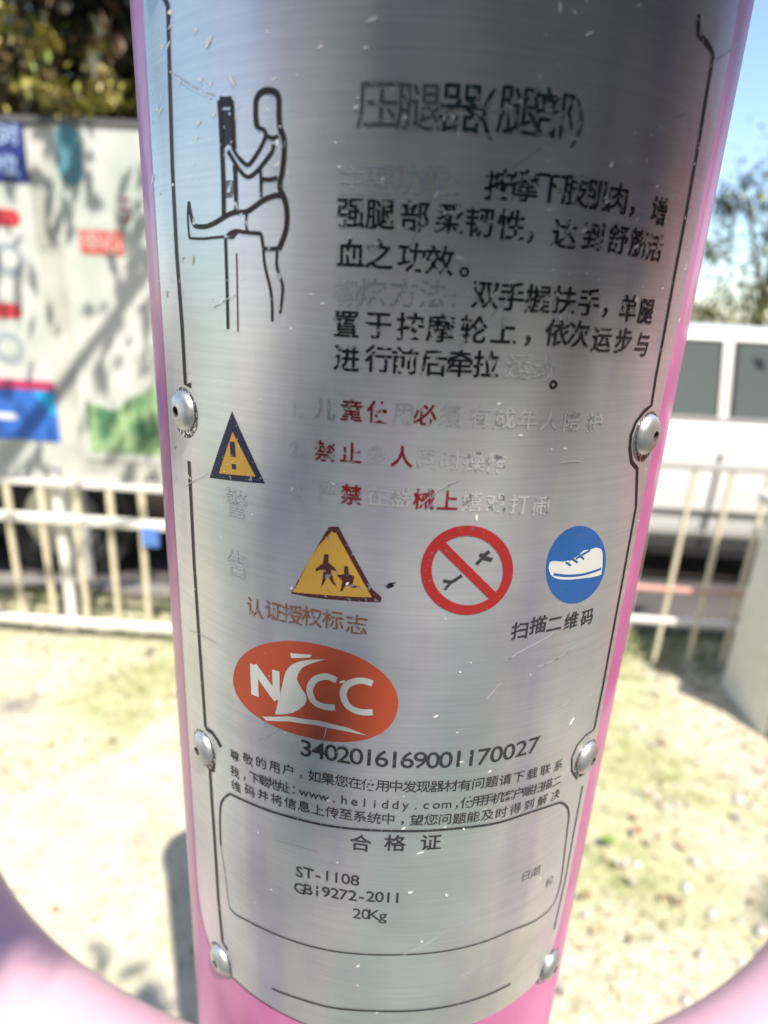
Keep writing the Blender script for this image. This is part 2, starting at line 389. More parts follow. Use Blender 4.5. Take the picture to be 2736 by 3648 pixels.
# ================================================================== notice board (two poster bays)
YB = 2.85
def poly_at(cs, Y, th, name, m_, par, **k):       # flat panel from board corner readings; real thickness
    b = bmesh.new(); P = [at(px, py, Y) for px, py in cs]
    f = b.faces.new([b.verts.new(q) for q in P])
    r = bmesh.ops.extrude_face_region(b, geom=[f]); vs_ = [v for v in r['geom'] if isinstance(v, bmesh.types.BMVert)]
    bmesh.ops.translate(b, vec=(0, th, 0), verts=vs_); bmesh.ops.recalc_face_normals(b, faces=b.faces[:])
    return from_bm(name, b, m_, par, **k)
def bar_box(name, x0, x1, y0, y1, z0, z1, m_, par, bev=.003):
    b = bmesh.new(); box(b, ((x0+x1)/2, (y0+y1)/2, (z0+z1)/2), (x1-x0, y1-y0, z1-z0), bev=bev); return from_bm(name, b, m_, par)
board = empty('notice_board', (-1.6, YB, 0), label='long grey notice board with posters behind the cream railing, left of the pink post', cat='notice board')
parent_world[board] = (Vector(board.location),)
ztop = at(300, 452, YB).z; zbot = at(300, 1700, YB).z
BOARD = mat('grey_board', (.5, .5, .46), .8, 0, .3, noise_=(5, (.40, .42, .37), (.62, .61, .56), .15))
xL, xR = at(-500, 500, YB).x, -.78
bar_box('panel', xL, xR, YB, YB+.05, zbot, ztop, BOARD, board)
FR = mat('board_frame', (.62, .61, .56), .5)
bar_box('frame_rail', xL, xR, YB-.012, YB+.06, zbot-.05, zbot-.002, FR, board)
bar_box('frame_rail', xL, xR, YB-.012, YB+.06, ztop+.002, ztop+.03, mat('dark_trim', (.12, .12, .12), .6), board)
for x in (-2.55, at(230, 1690, YB).x, -.85): bar_box('leg', x-.03, x+.03, YB+.062, YB+.12, .0, ztop-.1, FR, board)
# left poster
yP = YB-.004
def flat(name, x0, x1, z0, z1, m_, par, y=yP, th=.003, **k):
    b = bmesh.new(); box(b, ((x0+x1)/2, y, (z0+z1)/2), (x1-x0, th, z1-z0)); return from_bm(name, b, m_, par, **k)
xe = at(150, 1000, YB).x
xp0 = xe-1.1
Z = lambda py, px=80: at(px, py, YB).z
PW = mat('poster_white', (.5, .5, .5), .6, noise_=(4, (.48, .53, .47), (.66, .66, .62), .15))
poster = flat('poster', xp0, xe, Z(1690), Z(414), PW, board, label='white poster with a navy heading, red tabs and a blue foot')
NAVY = mat('poster_navy', (.020, .035, .19), .5); RED = mat('poster_red', (.55, .05, .06), .5); BLUE = mat('poster_blue', (.04, .16, .58), .5)
CYAN = mat('poster_cyan', (.02, .45, .85), .5); CRIM = mat('poster_crimson', (.50, .05, .14), .5); LTX = mat('poster_lettering', (.42, .58, .80), .6); GREY = mat('poster_grey', (.36, .40, .44), .6)
flat('heading_band', xp0, xe, Z(652), Z(418), NAVY, poster, yP-.004)
def rounded(name, cx, cz, w, h, m_, par, y, rad=None):
    rad = rad if rad is not None else min(w, h)/2*.98
    b = bmesh.new(); P = []
    for (sx, sz, a0) in ((1, 1, 0), (-1, 1, 90), (-1, -1, 180), (1, -1, 270)):
        for t in range(7):
            a = R(a0+15*t); P.append(Vector((cx+sx*(w/2-rad)+rad*math.cos(a), y, cz+sz*(h/2-rad)+rad*math.sin(a))))
    f = b.faces.new([b.verts.new(q) for q in P]); r = bmesh.ops.extrude_face_region(b, geom=[f])
    bmesh.ops.translate(b, vec=(0, .002, 0), verts=[v for v in r['geom'] if isinstance(v, bmesh.types.BMVert)])
    bmesh.ops.recalc_face_normals(b, faces=b.faces[:])
    return from_bm(name, b, m_, par)
pxm = at(1, 1000, YB).x - at(0, 1000, YB).x      # metres per reading at the board
def tab(px, py, w, h, m_, par, y=yP-.004):
    c = at(px, py, YB); return rounded('tab', c.x, c.z, w*pxm, h*pxm, m_, par, y)
tab(-50, 772, 240, 52, RED, poster); tab(-40, 1103, 245, 50, RED, poster)
for py, r_ in ((925, 110), (1240, 115)):
    c = at(35, py, YB); rounded('icon_disc', c.x, c.z, r_*pxm, r_*pxm, GREY, poster, yP-.004)
    rounded('icon_centre', c.x-.0, c.z, r_*pxm*.55, r_*pxm*.5, PW, poster, yP-.0065)
flat('crimson_stripe', xp0, xe, Z(1385), Z(1352), CRIM, poster, yP-.004)
flat('blue_foot', xp0, xe, Z(1565), Z(1388), BLUE, poster, yP-.004)
b = bmesh.new(); P = [(xe-.105, yP-.0065, Z(1392)), (xe-.002, yP-.0065, Z(1392)), (xe-.002, yP-.0065, Z(1475)), (xe-.03, yP-.0065, Z(1470))]
f = b.faces.new([b.verts.new(q) for q in P]); from_bm('cyan_corner', b, CYAN, poster)
c = at(15, 1480, YB); rounded('white_bar', c.x, c.z, 110*pxm, 24*pxm, mat('poster_pale', (.75, .78, .8), .6), poster, yP-.007)
# lettering helper: text as filled mesh lying in x,z
def text_mesh(s, bold=0.0):
    cu = bpy.data.curves.new('t', 'FONT'); cu.body = s; cu.size = 1; cu.offset = bold; cu.resolution_u = 3; cu.fill_mode = 'FRONT'
    ob = bpy.data.objects.new('t', cu); me = bpy.data.meshes.new_from_object(ob)
    bpy.data.objects.remove(ob); bpy.data.curves.remove(cu)
    return me
_cache = {}
def text_geo(s, bold=0.0):
    if (s, bold) not in _cache:
        me = text_mesh(s, bold); _cache[(s, bold)] = ([v.co.copy() for v in me.vertices], [tuple(p.vertices) for p in me.polygons]); bpy.data.meshes.remove(me)
    return _cache[(s, bold)]
def board_text(s, px, py, hpx, m_, par, y, asp=1.0):
    vs_, fs_ = text_geo(s, .01); c = at(px, py, YB); k = hpx*pxm/.9
    me = bpy.data.meshes.new('lettering'); me.from_pydata([(c.x+v.x*k*asp, y, c.z+v.y*k) for v in vs_], [], [f[::-1] for f in fs_]); link('lettering', me, m_, par)
board_text('划', -55, 505, 60, LTX, poster, yP-.007); board_text('对', 8, 508, 58, LTX, poster, yP-.007)
board_text('单', -60, 610, 60, LTX, poster, yP-.007); board_text('位', 5, 618, 60, LTX, poster, yP-.007)
# right poster
x0, x1 = at(240, 1000, YB).x, at(545, 1000, YB).x+.12
P2 = flat('poster', x0, x1, Z(1640, 400), Z(440, 400), PW, board, label='pale poster with a teal mark, a red tag and a green landscape at its foot')
TEAL = mat('poster_teal', (.10, .27, .33), .6)
c = at(250, 555, YB); rounded('teal_mark', c.x, c.z, 82*pxm, 175*pxm, TEAL, P2, yP-.004)
c = at(365, 865, YB); rounded('red_tag', c.x, c.z, 150*pxm, 76*pxm, mat('poster_tag_red', (.55, .14, .12), .6), P2, yP-.004, .01)
board_text('中心', 300, 888, 60, mat('tag_text', (.72, .50, .45), .6), P2, yP-.007)
board_text('5', 425, 790, 95, mat('dark_mauve_print', (.22, .11, .15), .6), P2, yP-.005)
def landscape():
    M = mat('printed_landscape', (.2, .4, .2), .6); n = M.node_tree; L = n.links; b_ = n.nodes['Principled BSDF']
    tc = n.nodes.new('ShaderNodeTexCoord'); t = n.nodes.new('ShaderNodeTexNoise'); t.inputs['Scale'].default_value = 9; t.inputs['Detail'].default_value = 4
    L.new(tc.outputs['Object'], t.inputs['Vector']); r = n.nodes.new('ShaderNodeValToRGB'); e = r.color_ramp.elements
    e[0].position, e[0].color = .36, (.07, .20, .10, 1); e[1].position, e[1].color = .62, (.42, .60, .30, 1)
    L.new(t.outputs['Fac'], r.inputs['Fac']); L.new(r.outputs['Color'], b_.inputs['Base Color']); return M
LS = landscape()
b = bmesh.new(); xa, xb = x0+.03, x1-.02; N = 24
top = [Z(1420+40*math.sin(i*.28)+8*math.sin(i*.9+1), 400) for i in range(N+1)]; zb_ = Z(1612, 400)
for i in range(N):
    X0 = xa+(xb-xa)*i/N; X1 = xa+(xb-xa)*(i+1)/N; y = yP-.004
    b.faces.new([b.verts.new(q) for q in ((X0, y, zb_), (X1, y, zb_), (X1, y, top[i+1]), (X0, y, top[i]))])
bmesh.ops.remove_doubles(b, verts=b.verts[:], dist=1e-5)
from_bm('landscape_print', b, LS, P2)

# ================================================================== cars
def car(name, loc, rz, paint, label, length=4.5, height=1.46, hl=0.80, boxy=False):
    root = empty(name, loc, rz, label=label, cat='car')
    Wd = .88
    # stations: x, bottom z, shoulder z, deck z (top of lower body), half width factor
    if boxy:
        st = [(-2.2, .42, .75, .85, .80), (-2.1, .25, .85, 1.0, .95), (-1.5, .22, .9, 1.06, 1), (1.0, .22, .9, 1.02, 1), (1.6, .22, .88, .98, 1), (2.05, .25, .75, .86, .93), (2.2, .42, .62, .70, .80)]
        gh = [(-2.05, 1.0, 0), (-1.95, height-.1, 1), (-1.6, height, 1), (.5, height, 1), (.9, height-.06, 1), (1.55, 1.0, 0)]
    else:
        st = [(-2.2, .45, .70, .84, .78), (-2.12, .28, .78, .97, .92), (-1.5, .20, .84, 1.0, 1), (0, .20, .84, .96, 1), (.95, .20, .82, .95, 1), (1.7, .20, .74, .84, .98), (2.1, .26, .62, .70, .90), (2.22, .40, .52, .58, .76)]
        gh = [(-1.85, .97, 0), (-1.15, height-.05, 1), (-.7, height, 1), (.1, height, 1), (.35, height-.04, 1), (1.15, .94, 0)]
    b = bmesh.new(); rings = []
    for x, z0, z1, z2, w in st:
        hw = Wd*w
        prof = [(0, z0), (hw*.86, z0), (hw*.97, z0+.08), (hw, (z0+z1)/2), (hw*.985, z1), (hw*.90, z2-.02), (hw*.75, z2), (0, z2+.015)]
        ring = [b.verts.new((x, y, z)) for y, z in prof]+[b.verts.new((x, -y, z)) for y, z in prof[::-1][1:-1]]
        rings.append(ring)
    n = len(rings[0])
    for A, B in zip(rings, rings[1:]):
        for k in range(n): b.faces.new((A[k], A[(k+1) % n], B[(k+1) % n], B[k]))
    b.faces.new(rings[0][::-1]); b.faces.new(rings[-1]); bmesh.ops.recalc_face_normals(b, faces=b.faces[:])
    o = from_bm('body', b, paint, root, True); md = o.modifiers.new('s', 'SUBSURF'); md.levels = md.render_levels = 2
    # greenhouse
    b = bmesh.new(); rings = []
    for x, z, t in gh:
        zb0 = .93; hw0 = Wd*.88; hwt = Wd*(.70 if t else .86)
        zt_ = z if t else z+.01
        rings.append([b.verts.new(p) for p in ((x, hw0, zb0-.05), (x, hw0, zb0), (x, hwt, zt_-.05*t), (x, hwt*.8, zt_), (x, 0, zt_+.01*t), (x, -hwt*.8, zt_), (x, -hwt, zt_-.05*t), (x, -hw0, zb0), (x, -hw0, zb0-.05))])
    for A, B in zip(rings, rings[1:]):
        for k in range(8): b.faces.new((A[k], A[k+1], B[k+1], B[k]))
    b.faces.new(rings[0][::-1]); b.faces.new(rings[-1]); bmesh.ops.recalc_face_normals(b, faces=b.faces[:])
    o = from_bm('cabin', b, paint, root, True)
    md = o.modifiers.new('bev', 'BEVEL'); md.width = .03; md.segments = 3; md.limit_method = 'ANGLE'
    glass = CARGLASS
    # side windows: quads proud of cabin side
    spans = [(-1.75, -1.22, -.92, -.90), (-.84, -.84, -.06, -.06), (.02, .02, .34, .98)] if not boxy else [(-1.92, -1.85, -1.1, -1.1), (-1.02, -1.02, -.10, -.10), (0.0, 0.0, .74, 1.32)]
    for sgn in (1, -1):
        for (xb0, xt0, xt1, xb1) in spans:
            b = bmesh.new(); zlo, zhi = .985, height-.10
            def sy(z): t = (z-.93)/(height-.05-.93); return sgn*(Wd*.88*(1-t)+Wd*.70*t+.004)
            P = [(xb0, sy(zlo), zlo), (xb1, sy(zlo), zlo), (xt1, sy(zhi), zhi), (xt0, sy(zhi), zhi)]
            f = b.faces.new([b.verts.new(q) for q in P]); r = bmesh.ops.extrude_face_region(b, geom=[f])
            bmesh.ops.translate(b, vec=(0, sgn*.006, 0), verts=[v for v in r['geom'] if isinstance(v, bmesh.types.BMVert)])
            bmesh.ops.recalc_face_normals(b, faces=b.faces[:]); from_bm('window', b, glass, root)
        for (xb0, xt0, xt1, xb1) in spans:
            b = bmesh.new(); zlo, zhi, g_ = .985, height-.10, .022
            P = [(xb0-g_, sy(zlo-g_)-sgn*.002, zlo-g_), (xb1+g_, sy(zlo-g_)-sgn*.002, zlo-g_), (xt1+g_, sy(zhi+g_)-sgn*.002, zhi+g_), (xt0-g_, sy(zhi+g_)-sgn*.002, zhi+g_)]
            b.faces.new([b.verts.new(q) for q in P]); from_bm('window_seal', b, BLACKP, root)
        # trim, seams, handles
        for (xa_, z_) in ((-.45, .86), (.55, .85)):
            b = bmesh.new(); box(b, (xa_, sgn*(Wd*.985), z_), (.18, .03, .03), bev=.008); from_bm('door_handle', b, paint, root)
        b = bmesh.new(); box(b, (-.3, sgn*(Wd*.885), .962 if not boxy else .985), (2.9 if not boxy else 3.5, .03, .022 if not boxy else .07), bev=.004); from_bm('window_trim', b, CHROME if not boxy else GREYTRIM, root)
        for zz_ in (.36, .50):
            b = bmesh.new(); box(b, (-.05, sgn*(Wd+.004), zz_), (2.1, .016, .014), bev=.003); from_bm('door_moulding', b, GREYTRIM, root)
        b = bmesh.new(); box(b, (-.05, sgn*(Wd*.97), .245), (2.35, .05, .09), bev=.015); from_bm('sill', b, BLACKP, root)
        for xs_ in (-.90, -.02, .98):
            b = bmesh.new(); box(b, (xs_, sgn*(Wd*1.0-.001), .56), (.008, .02, .56)); from_bm('door_seam', b, BLACKP, root)
        b = bmesh.new(); box(b, (.92, sgn*(Wd+.09), 1.02), (.12, .20, .13), bev=.035); from_bm('mirror', b, paint, root, True)
    for x in (-1.38, 1.38):
        for sgn in (1, -1):
            b = bmesh.new(); N = 28
            prof = [(.14, .0), (.30, .0), (.325, .02), (.33, .10), (.325, .18), (.30, .2), (.14, .2)]
            rr = [[b.verts.new((r_*math.cos(2*math.pi*k/N), y_-.1, r_*math.sin(2*math.pi*k/N))) for k in range(N)] for r_, y_ in prof]
            for A, B in zip(rr, rr[1:]+rr[:1]):
                for k in range(N): b.faces.new((A[k], A[(k+1) % N], B[(k+1) % N], B[k]))
            bmesh.ops.recalc_face_normals(b, faces=b.faces[:]); b.transform(Matrix.Translation((x, sgn*(Wd-.08), .33)))
            w = from_bm('wheel', b, RUBBER, root, True)
            b = bmesh.new()
            bmesh.ops.create_cone(b, cap_ends=True, segments=24, radius1=.21, radius2=.20, depth=.05, matrix=Matrix.Translation((x, sgn*(Wd+.0), .33)) @ Matrix.Rotation(R(90), 4, 'X'))
            for k in range(5):
                a = k*2*math.pi/5
                box(b, (x+.11*math.cos(a), sgn*(Wd+.028), .33+.11*math.sin(a)), (.20, .02, .05), Matrix.Rotation(-a, 3, 'Y'), bev=.006)
            from_bm('rim', b, RIMM, w)
            b = bmesh.new(); bmesh.ops.create_cone(b, cap_ends=True, segments=28, radius1=.38, radius2=.38, depth=.10, matrix=Matrix.Translation((x, sgn*(Wd-.045), .35)) @ Matrix.Rotation(R(90), 4, 'X'))
            from_bm('wheel_arch', b, BLACKP, root)
    for sgn in (1, -1):
        b = bmesh.new(); box(b, (2.08, sgn*.60, .60), (.22, .30, .13), bev=.04); from_bm('headlight', b, LAMPG, root, True)
        b = bmesh.new(); box(b, (-2.10, sgn*.62, .80), (.16, .26, .14), bev=.04); from_bm('tail_light', b, REDG, root, True)
    return root
CARGLASS = mat('car_glass', (.10, .12, .12), .06, 0, .8); CHROME = mat('chrome_trim', (.6, .6, .6), .15, 1); BLACKP = mat('black_plastic', (.02, .02, .022), .6)
GREYTRIM = mat('grey_trim', (.34, .32, .31), .4); RUBBER = mat('tyre_rubber', (.025, .025, .025), .85); RIMM = mat('alloy_rim', (.55, .55, .56), .3, 1); LAMPG = mat('lamp_glass', (.7, .72, .74), .1, .2, .8); REDG = mat('red_lamp_glass', (.4, .02, .02), .15)
car('white_car', (1.75, 4.30, 0), R(180), mat('white_car_paint', (.78, .78, .76), .25, 0, .5, coat=1), 'white car parked beyond the thin railing on the right side of the photo', boxy=True, height=1.52)
car('dark_car', (-3.23, 3.93, 0), R(180), mat('dark_car_paint', (.075, .058, .06), .3, .2, .5, coat=1), 'dark car parked behind the notice board, its lower side seen through the railing')

# ================================================================== vegetation
def leafmats(cols): return [mat('foliage', c, .55, 0, .4) for c in cols]
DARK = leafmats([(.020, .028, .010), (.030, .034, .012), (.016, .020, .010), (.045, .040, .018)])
YEL = leafmats([(.30, .30, .05), (.42, .36, .09), (.20, .25, .04), (.52, .42, .18)])
BRN = leafmats([(.12, .07, .035), (.06, .04, .02), (.20, .12, .07)])
BUSH = leafmats([(.10, .12, .02), (.16, .17, .03), (.22, .20, .05), (.06, .08, .02)])
BLU = leafmats([(.06, .085, .035), (.10, .12, .06), (.04, .055, .03)])
BARK = mat('bark', (.09, .065, .045), .9, noise_=(14, (.06, .045, .03), (.15, .11, .08), .2), bump=(40, .8, .02))
def leaf_cloud(name, parent, mats, centre, rad, n, L, clumps=14, seed=1, fill=.35):
    r = random.Random(seed); vs, fs, mi = [], [], []
    cl = []
    for k in range(clumps):
        while True:
            p = Vector((r.uniform(-1, 1), r.uniform(-1, 1), r.uniform(-1, 1)))
            if p.length < 1: break
        cl.append((Vector(centre)+Vector((p.x*rad[0], p.y*rad[1], p.z*rad[2])), r.uniform(.22, .45)*min(rad), r.choice(range(len(mats)))))
    for k in range(n):
        if r.random() < fill:
            p = Vector(centre)+Vector((r.gauss(0, .5)*rad[0], r.gauss(0, .5)*rad[1], r.gauss(0, .5)*rad[2])); j = r.randrange(len(mats))
        else:
            c, s, j0 = r.choice(cl); d = Vector((r.gauss(0, 1), r.gauss(0, 1), r.gauss(0, 1))).normalized()*s*r.uniform(.5, 1.05); d.z *= .8
            p = c+d; j = j0 if r.random() < .7 else r.randrange(len(mats))
        l = L*r.uniform(.6, 1.3); w = l*.42
        R3 = Matrix.Rotation(r.uniform(0, 6.28), 3, 'Z') @ Matrix.Rotation(r.uniform(-1.3, 1.3), 3, 'X')
        b_ = len(vs)
        for q in ((0, -l, 0), (w, 0, .15*l), (0, l, 0), (-w, 0, .15*l)): vs.append(tuple(p+R3 @ Vector(q)))
        fs.append((b_, b_+1, b_+2, b_+3)); mi.append(j)
    me = bpy.data.meshes.new(name); me.from_pydata(vs, [], fs)
    for q in mats: me.materials.append(q)
    me.polygons.foreach_set('material_index', mi)
    o = bpy.data.objects.new(name, me); C.objects.link(o); o.parent = parent; return o
def tree(name, loc, h, crown_c, rad, n, L, mats, label, seed=1, tr=.12, clumps=16, fill=.35, extra=(), group=None, lean=0.0):
    root = empty(name, loc, label=label, cat='tree', group=group); r = random.Random(seed)
    b = bmesh.new(); cz = crown_c[2]
    tip = Vector((crown_c[0]*.8, crown_c[1]*.8, cz+rad[2]*.4))
    tube(b, [Vector((0, 0, -.05)), Vector((0.02, .03, h*.2)), tip*.45+Vector((lean, 0, 0)), tip*.75, tip], [tr*1.3, tr, tr*.8, tr*.5, tr*.15], 10)
    from_bm('trunk', b, BARK, root, True)
    for k in range(6):
        s = tip*(.40+.09*k); e = Vector(crown_c)+Vector((r.uniform(-.8, .8)*rad[0], r.uniform(-.8, .8)*rad[1], r.uniform(-.5, .8)*rad[2]))
        b = bmesh.new(); tube(b, [s, (s+e)/2+Vector((0, 0, .1*rad[2])), e], [tr*.4, tr*.25, tr*.06], 7); from_bm('limb', b, BARK, root, True)
    leaf_cloud('crown', root, mats, crown_c, rad, n, L, clumps, seed, fill)
    for i, (m2, c2, r2, n2, L2, cl2) in enumerate(extra):
        leaf_cloud('crown', root, m2, c2, r2, n2, L2, cl2, seed+50+i, .15)
    return root
# dark trees behind the notice board
def rel(px, py, Y, loc): return tuple(at(px, py, Y)-Vector(loc))
LA, LB = (-3.6, 7.2, 0), (-1.35, 7.6, 0)
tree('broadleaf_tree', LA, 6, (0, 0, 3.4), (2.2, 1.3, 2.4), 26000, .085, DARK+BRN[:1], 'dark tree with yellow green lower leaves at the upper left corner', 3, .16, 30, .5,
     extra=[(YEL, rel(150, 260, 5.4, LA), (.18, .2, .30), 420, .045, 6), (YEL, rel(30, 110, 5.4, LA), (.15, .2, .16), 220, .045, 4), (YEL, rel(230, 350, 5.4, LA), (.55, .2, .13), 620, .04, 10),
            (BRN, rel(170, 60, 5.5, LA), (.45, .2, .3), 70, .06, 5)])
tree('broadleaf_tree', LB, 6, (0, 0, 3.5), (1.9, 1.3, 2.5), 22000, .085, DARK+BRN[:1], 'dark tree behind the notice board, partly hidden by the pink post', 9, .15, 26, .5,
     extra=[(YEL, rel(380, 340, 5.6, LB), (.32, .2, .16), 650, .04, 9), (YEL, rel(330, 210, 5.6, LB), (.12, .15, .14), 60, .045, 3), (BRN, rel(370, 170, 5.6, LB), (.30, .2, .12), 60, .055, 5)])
# dense shaded hedge closing the view below them
hd = empty('hedge', (-2.8, 8.8, 0), label='tall dark hedge behind the two dark trees at upper left', cat='hedge')
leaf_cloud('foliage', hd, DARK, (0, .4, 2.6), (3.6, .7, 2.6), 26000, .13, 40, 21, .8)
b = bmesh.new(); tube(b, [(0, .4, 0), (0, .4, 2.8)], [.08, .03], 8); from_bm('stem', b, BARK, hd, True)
# right side: yellow green bush behind the white car, thin tree above
bs = empty('shrub', (4.15, 8.2, 0), label='yellow green rounded shrub behind the white car', cat='shrub')
leaf_cloud('foliage', bs, BUSH, (0, 0, 1.0), (1.5, .8, .95), 12000, .05, 26, 31, .5)
b = bmesh.new(); tube(b, [(0, 0, 0), (.05, 0, 1.2)], [.06, .02], 8); from_bm('stem', b, BARK, bs, True)
bs = empty('shrub', (6.2, 8.6, 0), label='olive shrub behind the white car, at the right edge of the photo', cat='shrub')
leaf_cloud('foliage', bs, BUSH, (0, 0, 1.15), (1.4, .8, 1.1), 9000, .05, 22, 32, .5)
b = bmesh.new(); tube(b, [(0, 0, 0), (.05, 0, 1.2)], [.06, .02], 8); from_bm('stem', b, BARK, bs, True)
c = at(2790, 760, 9.0)
tree('broadleaf_tree', (c.x, 9.0, 0), 4, (0, 0, 2.75), (1.05, .9, 1.15), 2600, .06, BLU+YEL[:1], 'thin leaved tree against the sky at the right edge, above the white car', 5, .09, 22, .3)
c = at(2800, 30, 4.5)
# overhanging tree: its trunk stands left of the viewer, branches reach over the notice board
tree('shade_tree', (-3.9, .6, 0), 5, (2.6, .9, 3.75), (1.6, 1.0, .5), 900, .05, DARK+YEL[:1], 'tall tree leaning over the notice board and shading it', 15, .14, 26, .25)
tree('shade_tree', (3.9, 3.6, 0), 5, (-.55, -.4, 3.55), (.9, .6, .40), 900, .05, DARK, 'tree at upper right with a dark branch beside the top of the post', 18, .12, 12, .3)
# unseen trees added behind the viewer to darken what the steel plate mirrors
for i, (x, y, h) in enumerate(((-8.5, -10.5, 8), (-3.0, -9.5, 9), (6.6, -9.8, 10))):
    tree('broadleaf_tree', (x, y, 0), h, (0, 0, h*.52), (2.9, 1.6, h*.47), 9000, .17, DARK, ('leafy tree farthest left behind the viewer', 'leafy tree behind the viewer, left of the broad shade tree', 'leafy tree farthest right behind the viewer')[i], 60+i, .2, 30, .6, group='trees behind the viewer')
tree('broadleaf_tree', (1.0, -5.4, 0), 7, (.2, 0, 4.8), (4.2, 1.1, 3.5), 52000, .13, DARK, 'broadest dark tree, added straight behind the viewer to darken and shade the plate', 70, .17, 60, .8, extra=[(DARK, (-.42, 4.53, 3.66), (.30, .24, .13), 300, .045, 8)], group='trees behind the viewer')  # extra leaf cluster added on the sun line to shade the upper plate
tree('broadleaf_tree', (6.5, -3.6, 0), 7, (0, 0, 4.4), (2.4, 1.8, 3.4), 30000, .15, DARK, 'dense tree added to the right of the viewer, darkening the plate', 71, .17, 50, .8, group='trees behind the viewer')
tree('broadleaf_tree', (6.6, .4, 0), 7, (0, 0, 4.0), (1.7, 2.0, 3.2), 24000, .15, DARK+BRN[:1], 'dense brownish tree added beside the viewer on the right, darkening the plate', 72, .17, 50, .8, group='trees behind the viewer')
tree('broadleaf_tree', (-4.6, -4.4, 0), 7, (0, 0, 4.4), (2.0, 1.4, 3.4), 7000, .14, DARK+BLU, 'loose leafy tree added behind the viewer on the left, nearest of that side', 73, .17, 40, .5, group='trees behind the viewer')

# ================================================================== the post
post = empty('exercise_post', (0, PD, 0), label='pink painted steel exercise post with a curved steel instruction plate', cat='exercise post')
parent_world[post] = (Vector(post.location),)
b = bmesh.new(); N = 192
zs = [0, .3, .6, .9, 1.1, 1.3, 1.5, 1.7, 1.9, 2.1]
rings = [[b.verts.new((PR*math.sin(2*math.pi*k/N), PD-PR*math.cos(2*math.pi*k/N), z)) for k in range(N)] for z in zs]
for A, B in zip(rings, rings[1:]):
    for k in range(N): b.faces.new((A[k], A[(k+1) % N], B[(k+1) % N], B[k]))
from_bm('post_tube', b, PAINT, post, True)
b = bmesh.new()
for z0, z1, r0, r1 in ((2.1, 2.13, PR*1.06, PR*1.06), (2.13, 2.17, PR*1.06, PR*.5)):
    bmesh.ops.create_cone(b, cap_ends=True, segments=64, radius1=r0, radius2=r1, depth=z1-z0, matrix=Matrix.Translation((0, PD, (z0+z1)/2)))
from_bm('post_cap', b, PAINT, post)
b = bmesh.new(); bmesh.ops.create_cone(b, cap_ends=True, segments=64, radius1=PR*2, radius2=PR*2, depth=.012, matrix=Matrix.Translation((0, PD, .02)))
from_bm('base_plate', b, PAINT, post)
# curved open hoop of painted pipe welded to the post below the plate
H = .40
b = bmesh.new(); P = []
cy_, R_ = 1.6*H, 1.06*H
for k in range(41):
    a = R(-90-47+94*k/40)
    P.append((.0+(R_+.032)*math.cos(a), cy_+(R_+.032)*math.sin(a), EYE.z-H))
tube(b, P, .034, 28); from_bm('hoop', b, HOOP, post, True)
# ---- plate: bent steel sheet
ZT, ZB, TH = .98*PR, -2.62*PR, R(49)
def bend_mesh(name, polys, h, m_, par, step=R(1.5), sub=None, **k):
    """polys: list of outlines in (angle, height); triangulated, cut every few degrees, bent round the post"""
    b = bmesh.new()
    for P in polys:
        try: b.faces.new([b.verts.new((u, z, 0)) for u, z in P])
        except ValueError: pass
    return bend_bm(name, b, h, m_, par, step, **k)
def bend_bm(name, b, h, m_, par, step=R(1.5), thick=0, **k):
    if len(b.verts):
        us = [v.co.x for v in b.verts]; u0, u1 = min(us), max(us)
        if u1-u0 > step*1.2:
            bmesh.ops.triangulate(b, faces=[f for f in b.faces if len(f.verts) > 4])
            u = math.ceil(u0/step)*step
            while u < u1:
                bmesh.ops.bisect_plane(b, geom=b.verts[:]+b.edges[:]+b.faces[:], plane_co=(u, 0, 0), plane_no=(1, 0, 0), dist=1e-7); u += step
    for f in b.faces:
        if f.normal.z < 0: f.normal_flip()
    hh = {v: (h(v.co.x, v.co.y) if callable(h) else h) for v in b.verts}
    if thick:
        r = bmesh.ops.extrude_face_region(b, geom=b.faces[:])
        nv = [v for v in r['geom'] if isinstance(v, bmesh.types.BMVert)]
        for v in b.verts: v.co.z = h-thick
        for v in nv: v.co.z = h
        for v in b.verts: v.co = wrap(v.co.x, v.co.y, v.co.z)
        bmesh.ops.recalc_face_normals(b, faces=b.faces[:])
    else:
        for v in b.verts: v.co = wrap(v.co.x, v.co.y, hh[v])
    o = from_bm(name, b, m_, par, **k)
    return o
HP = .0014
out = []
cr2 = .16*PR
def corner(cu, cz, a0, a1, ru, rz_, n=8): return [(cu+ru*math.cos(R(a0+(a1-a0)*i/n)), cz+rz_*math.sin(R(a0+(a1-a0)*i/n))) for i in range(n+1)]
rz_ = .30*PR; ru = .16
out = corner(TH-ru, ZT-rz_, 0, 90, ru, rz_)+corner(-TH+ru, ZT-rz_, 90, 180, ru, rz_)+corner(-TH+ru, ZB+rz_, 180, 270, ru, rz_)+corner(TH-ru, ZB+rz_, 270, 360, ru, rz_)
b = bmesh.new(); b.faces.new([b.verts.new((u, z, 0)) for u, z in out])
plate = bend_bm('sign_plate', b, HP, STEEL, post, R(1.0), thick=.0012, label='brushed steel plate printed with exercise instructions')
plate.data.polygons.foreach_set('use_smooth', [len(p.vertices) > 0 and abs(p.normal.z) < .3 for p in plate.data.polygons])
md = plate.modifiers.new('es', 'EDGE_SPLIT'); md.split_angle = R(30)
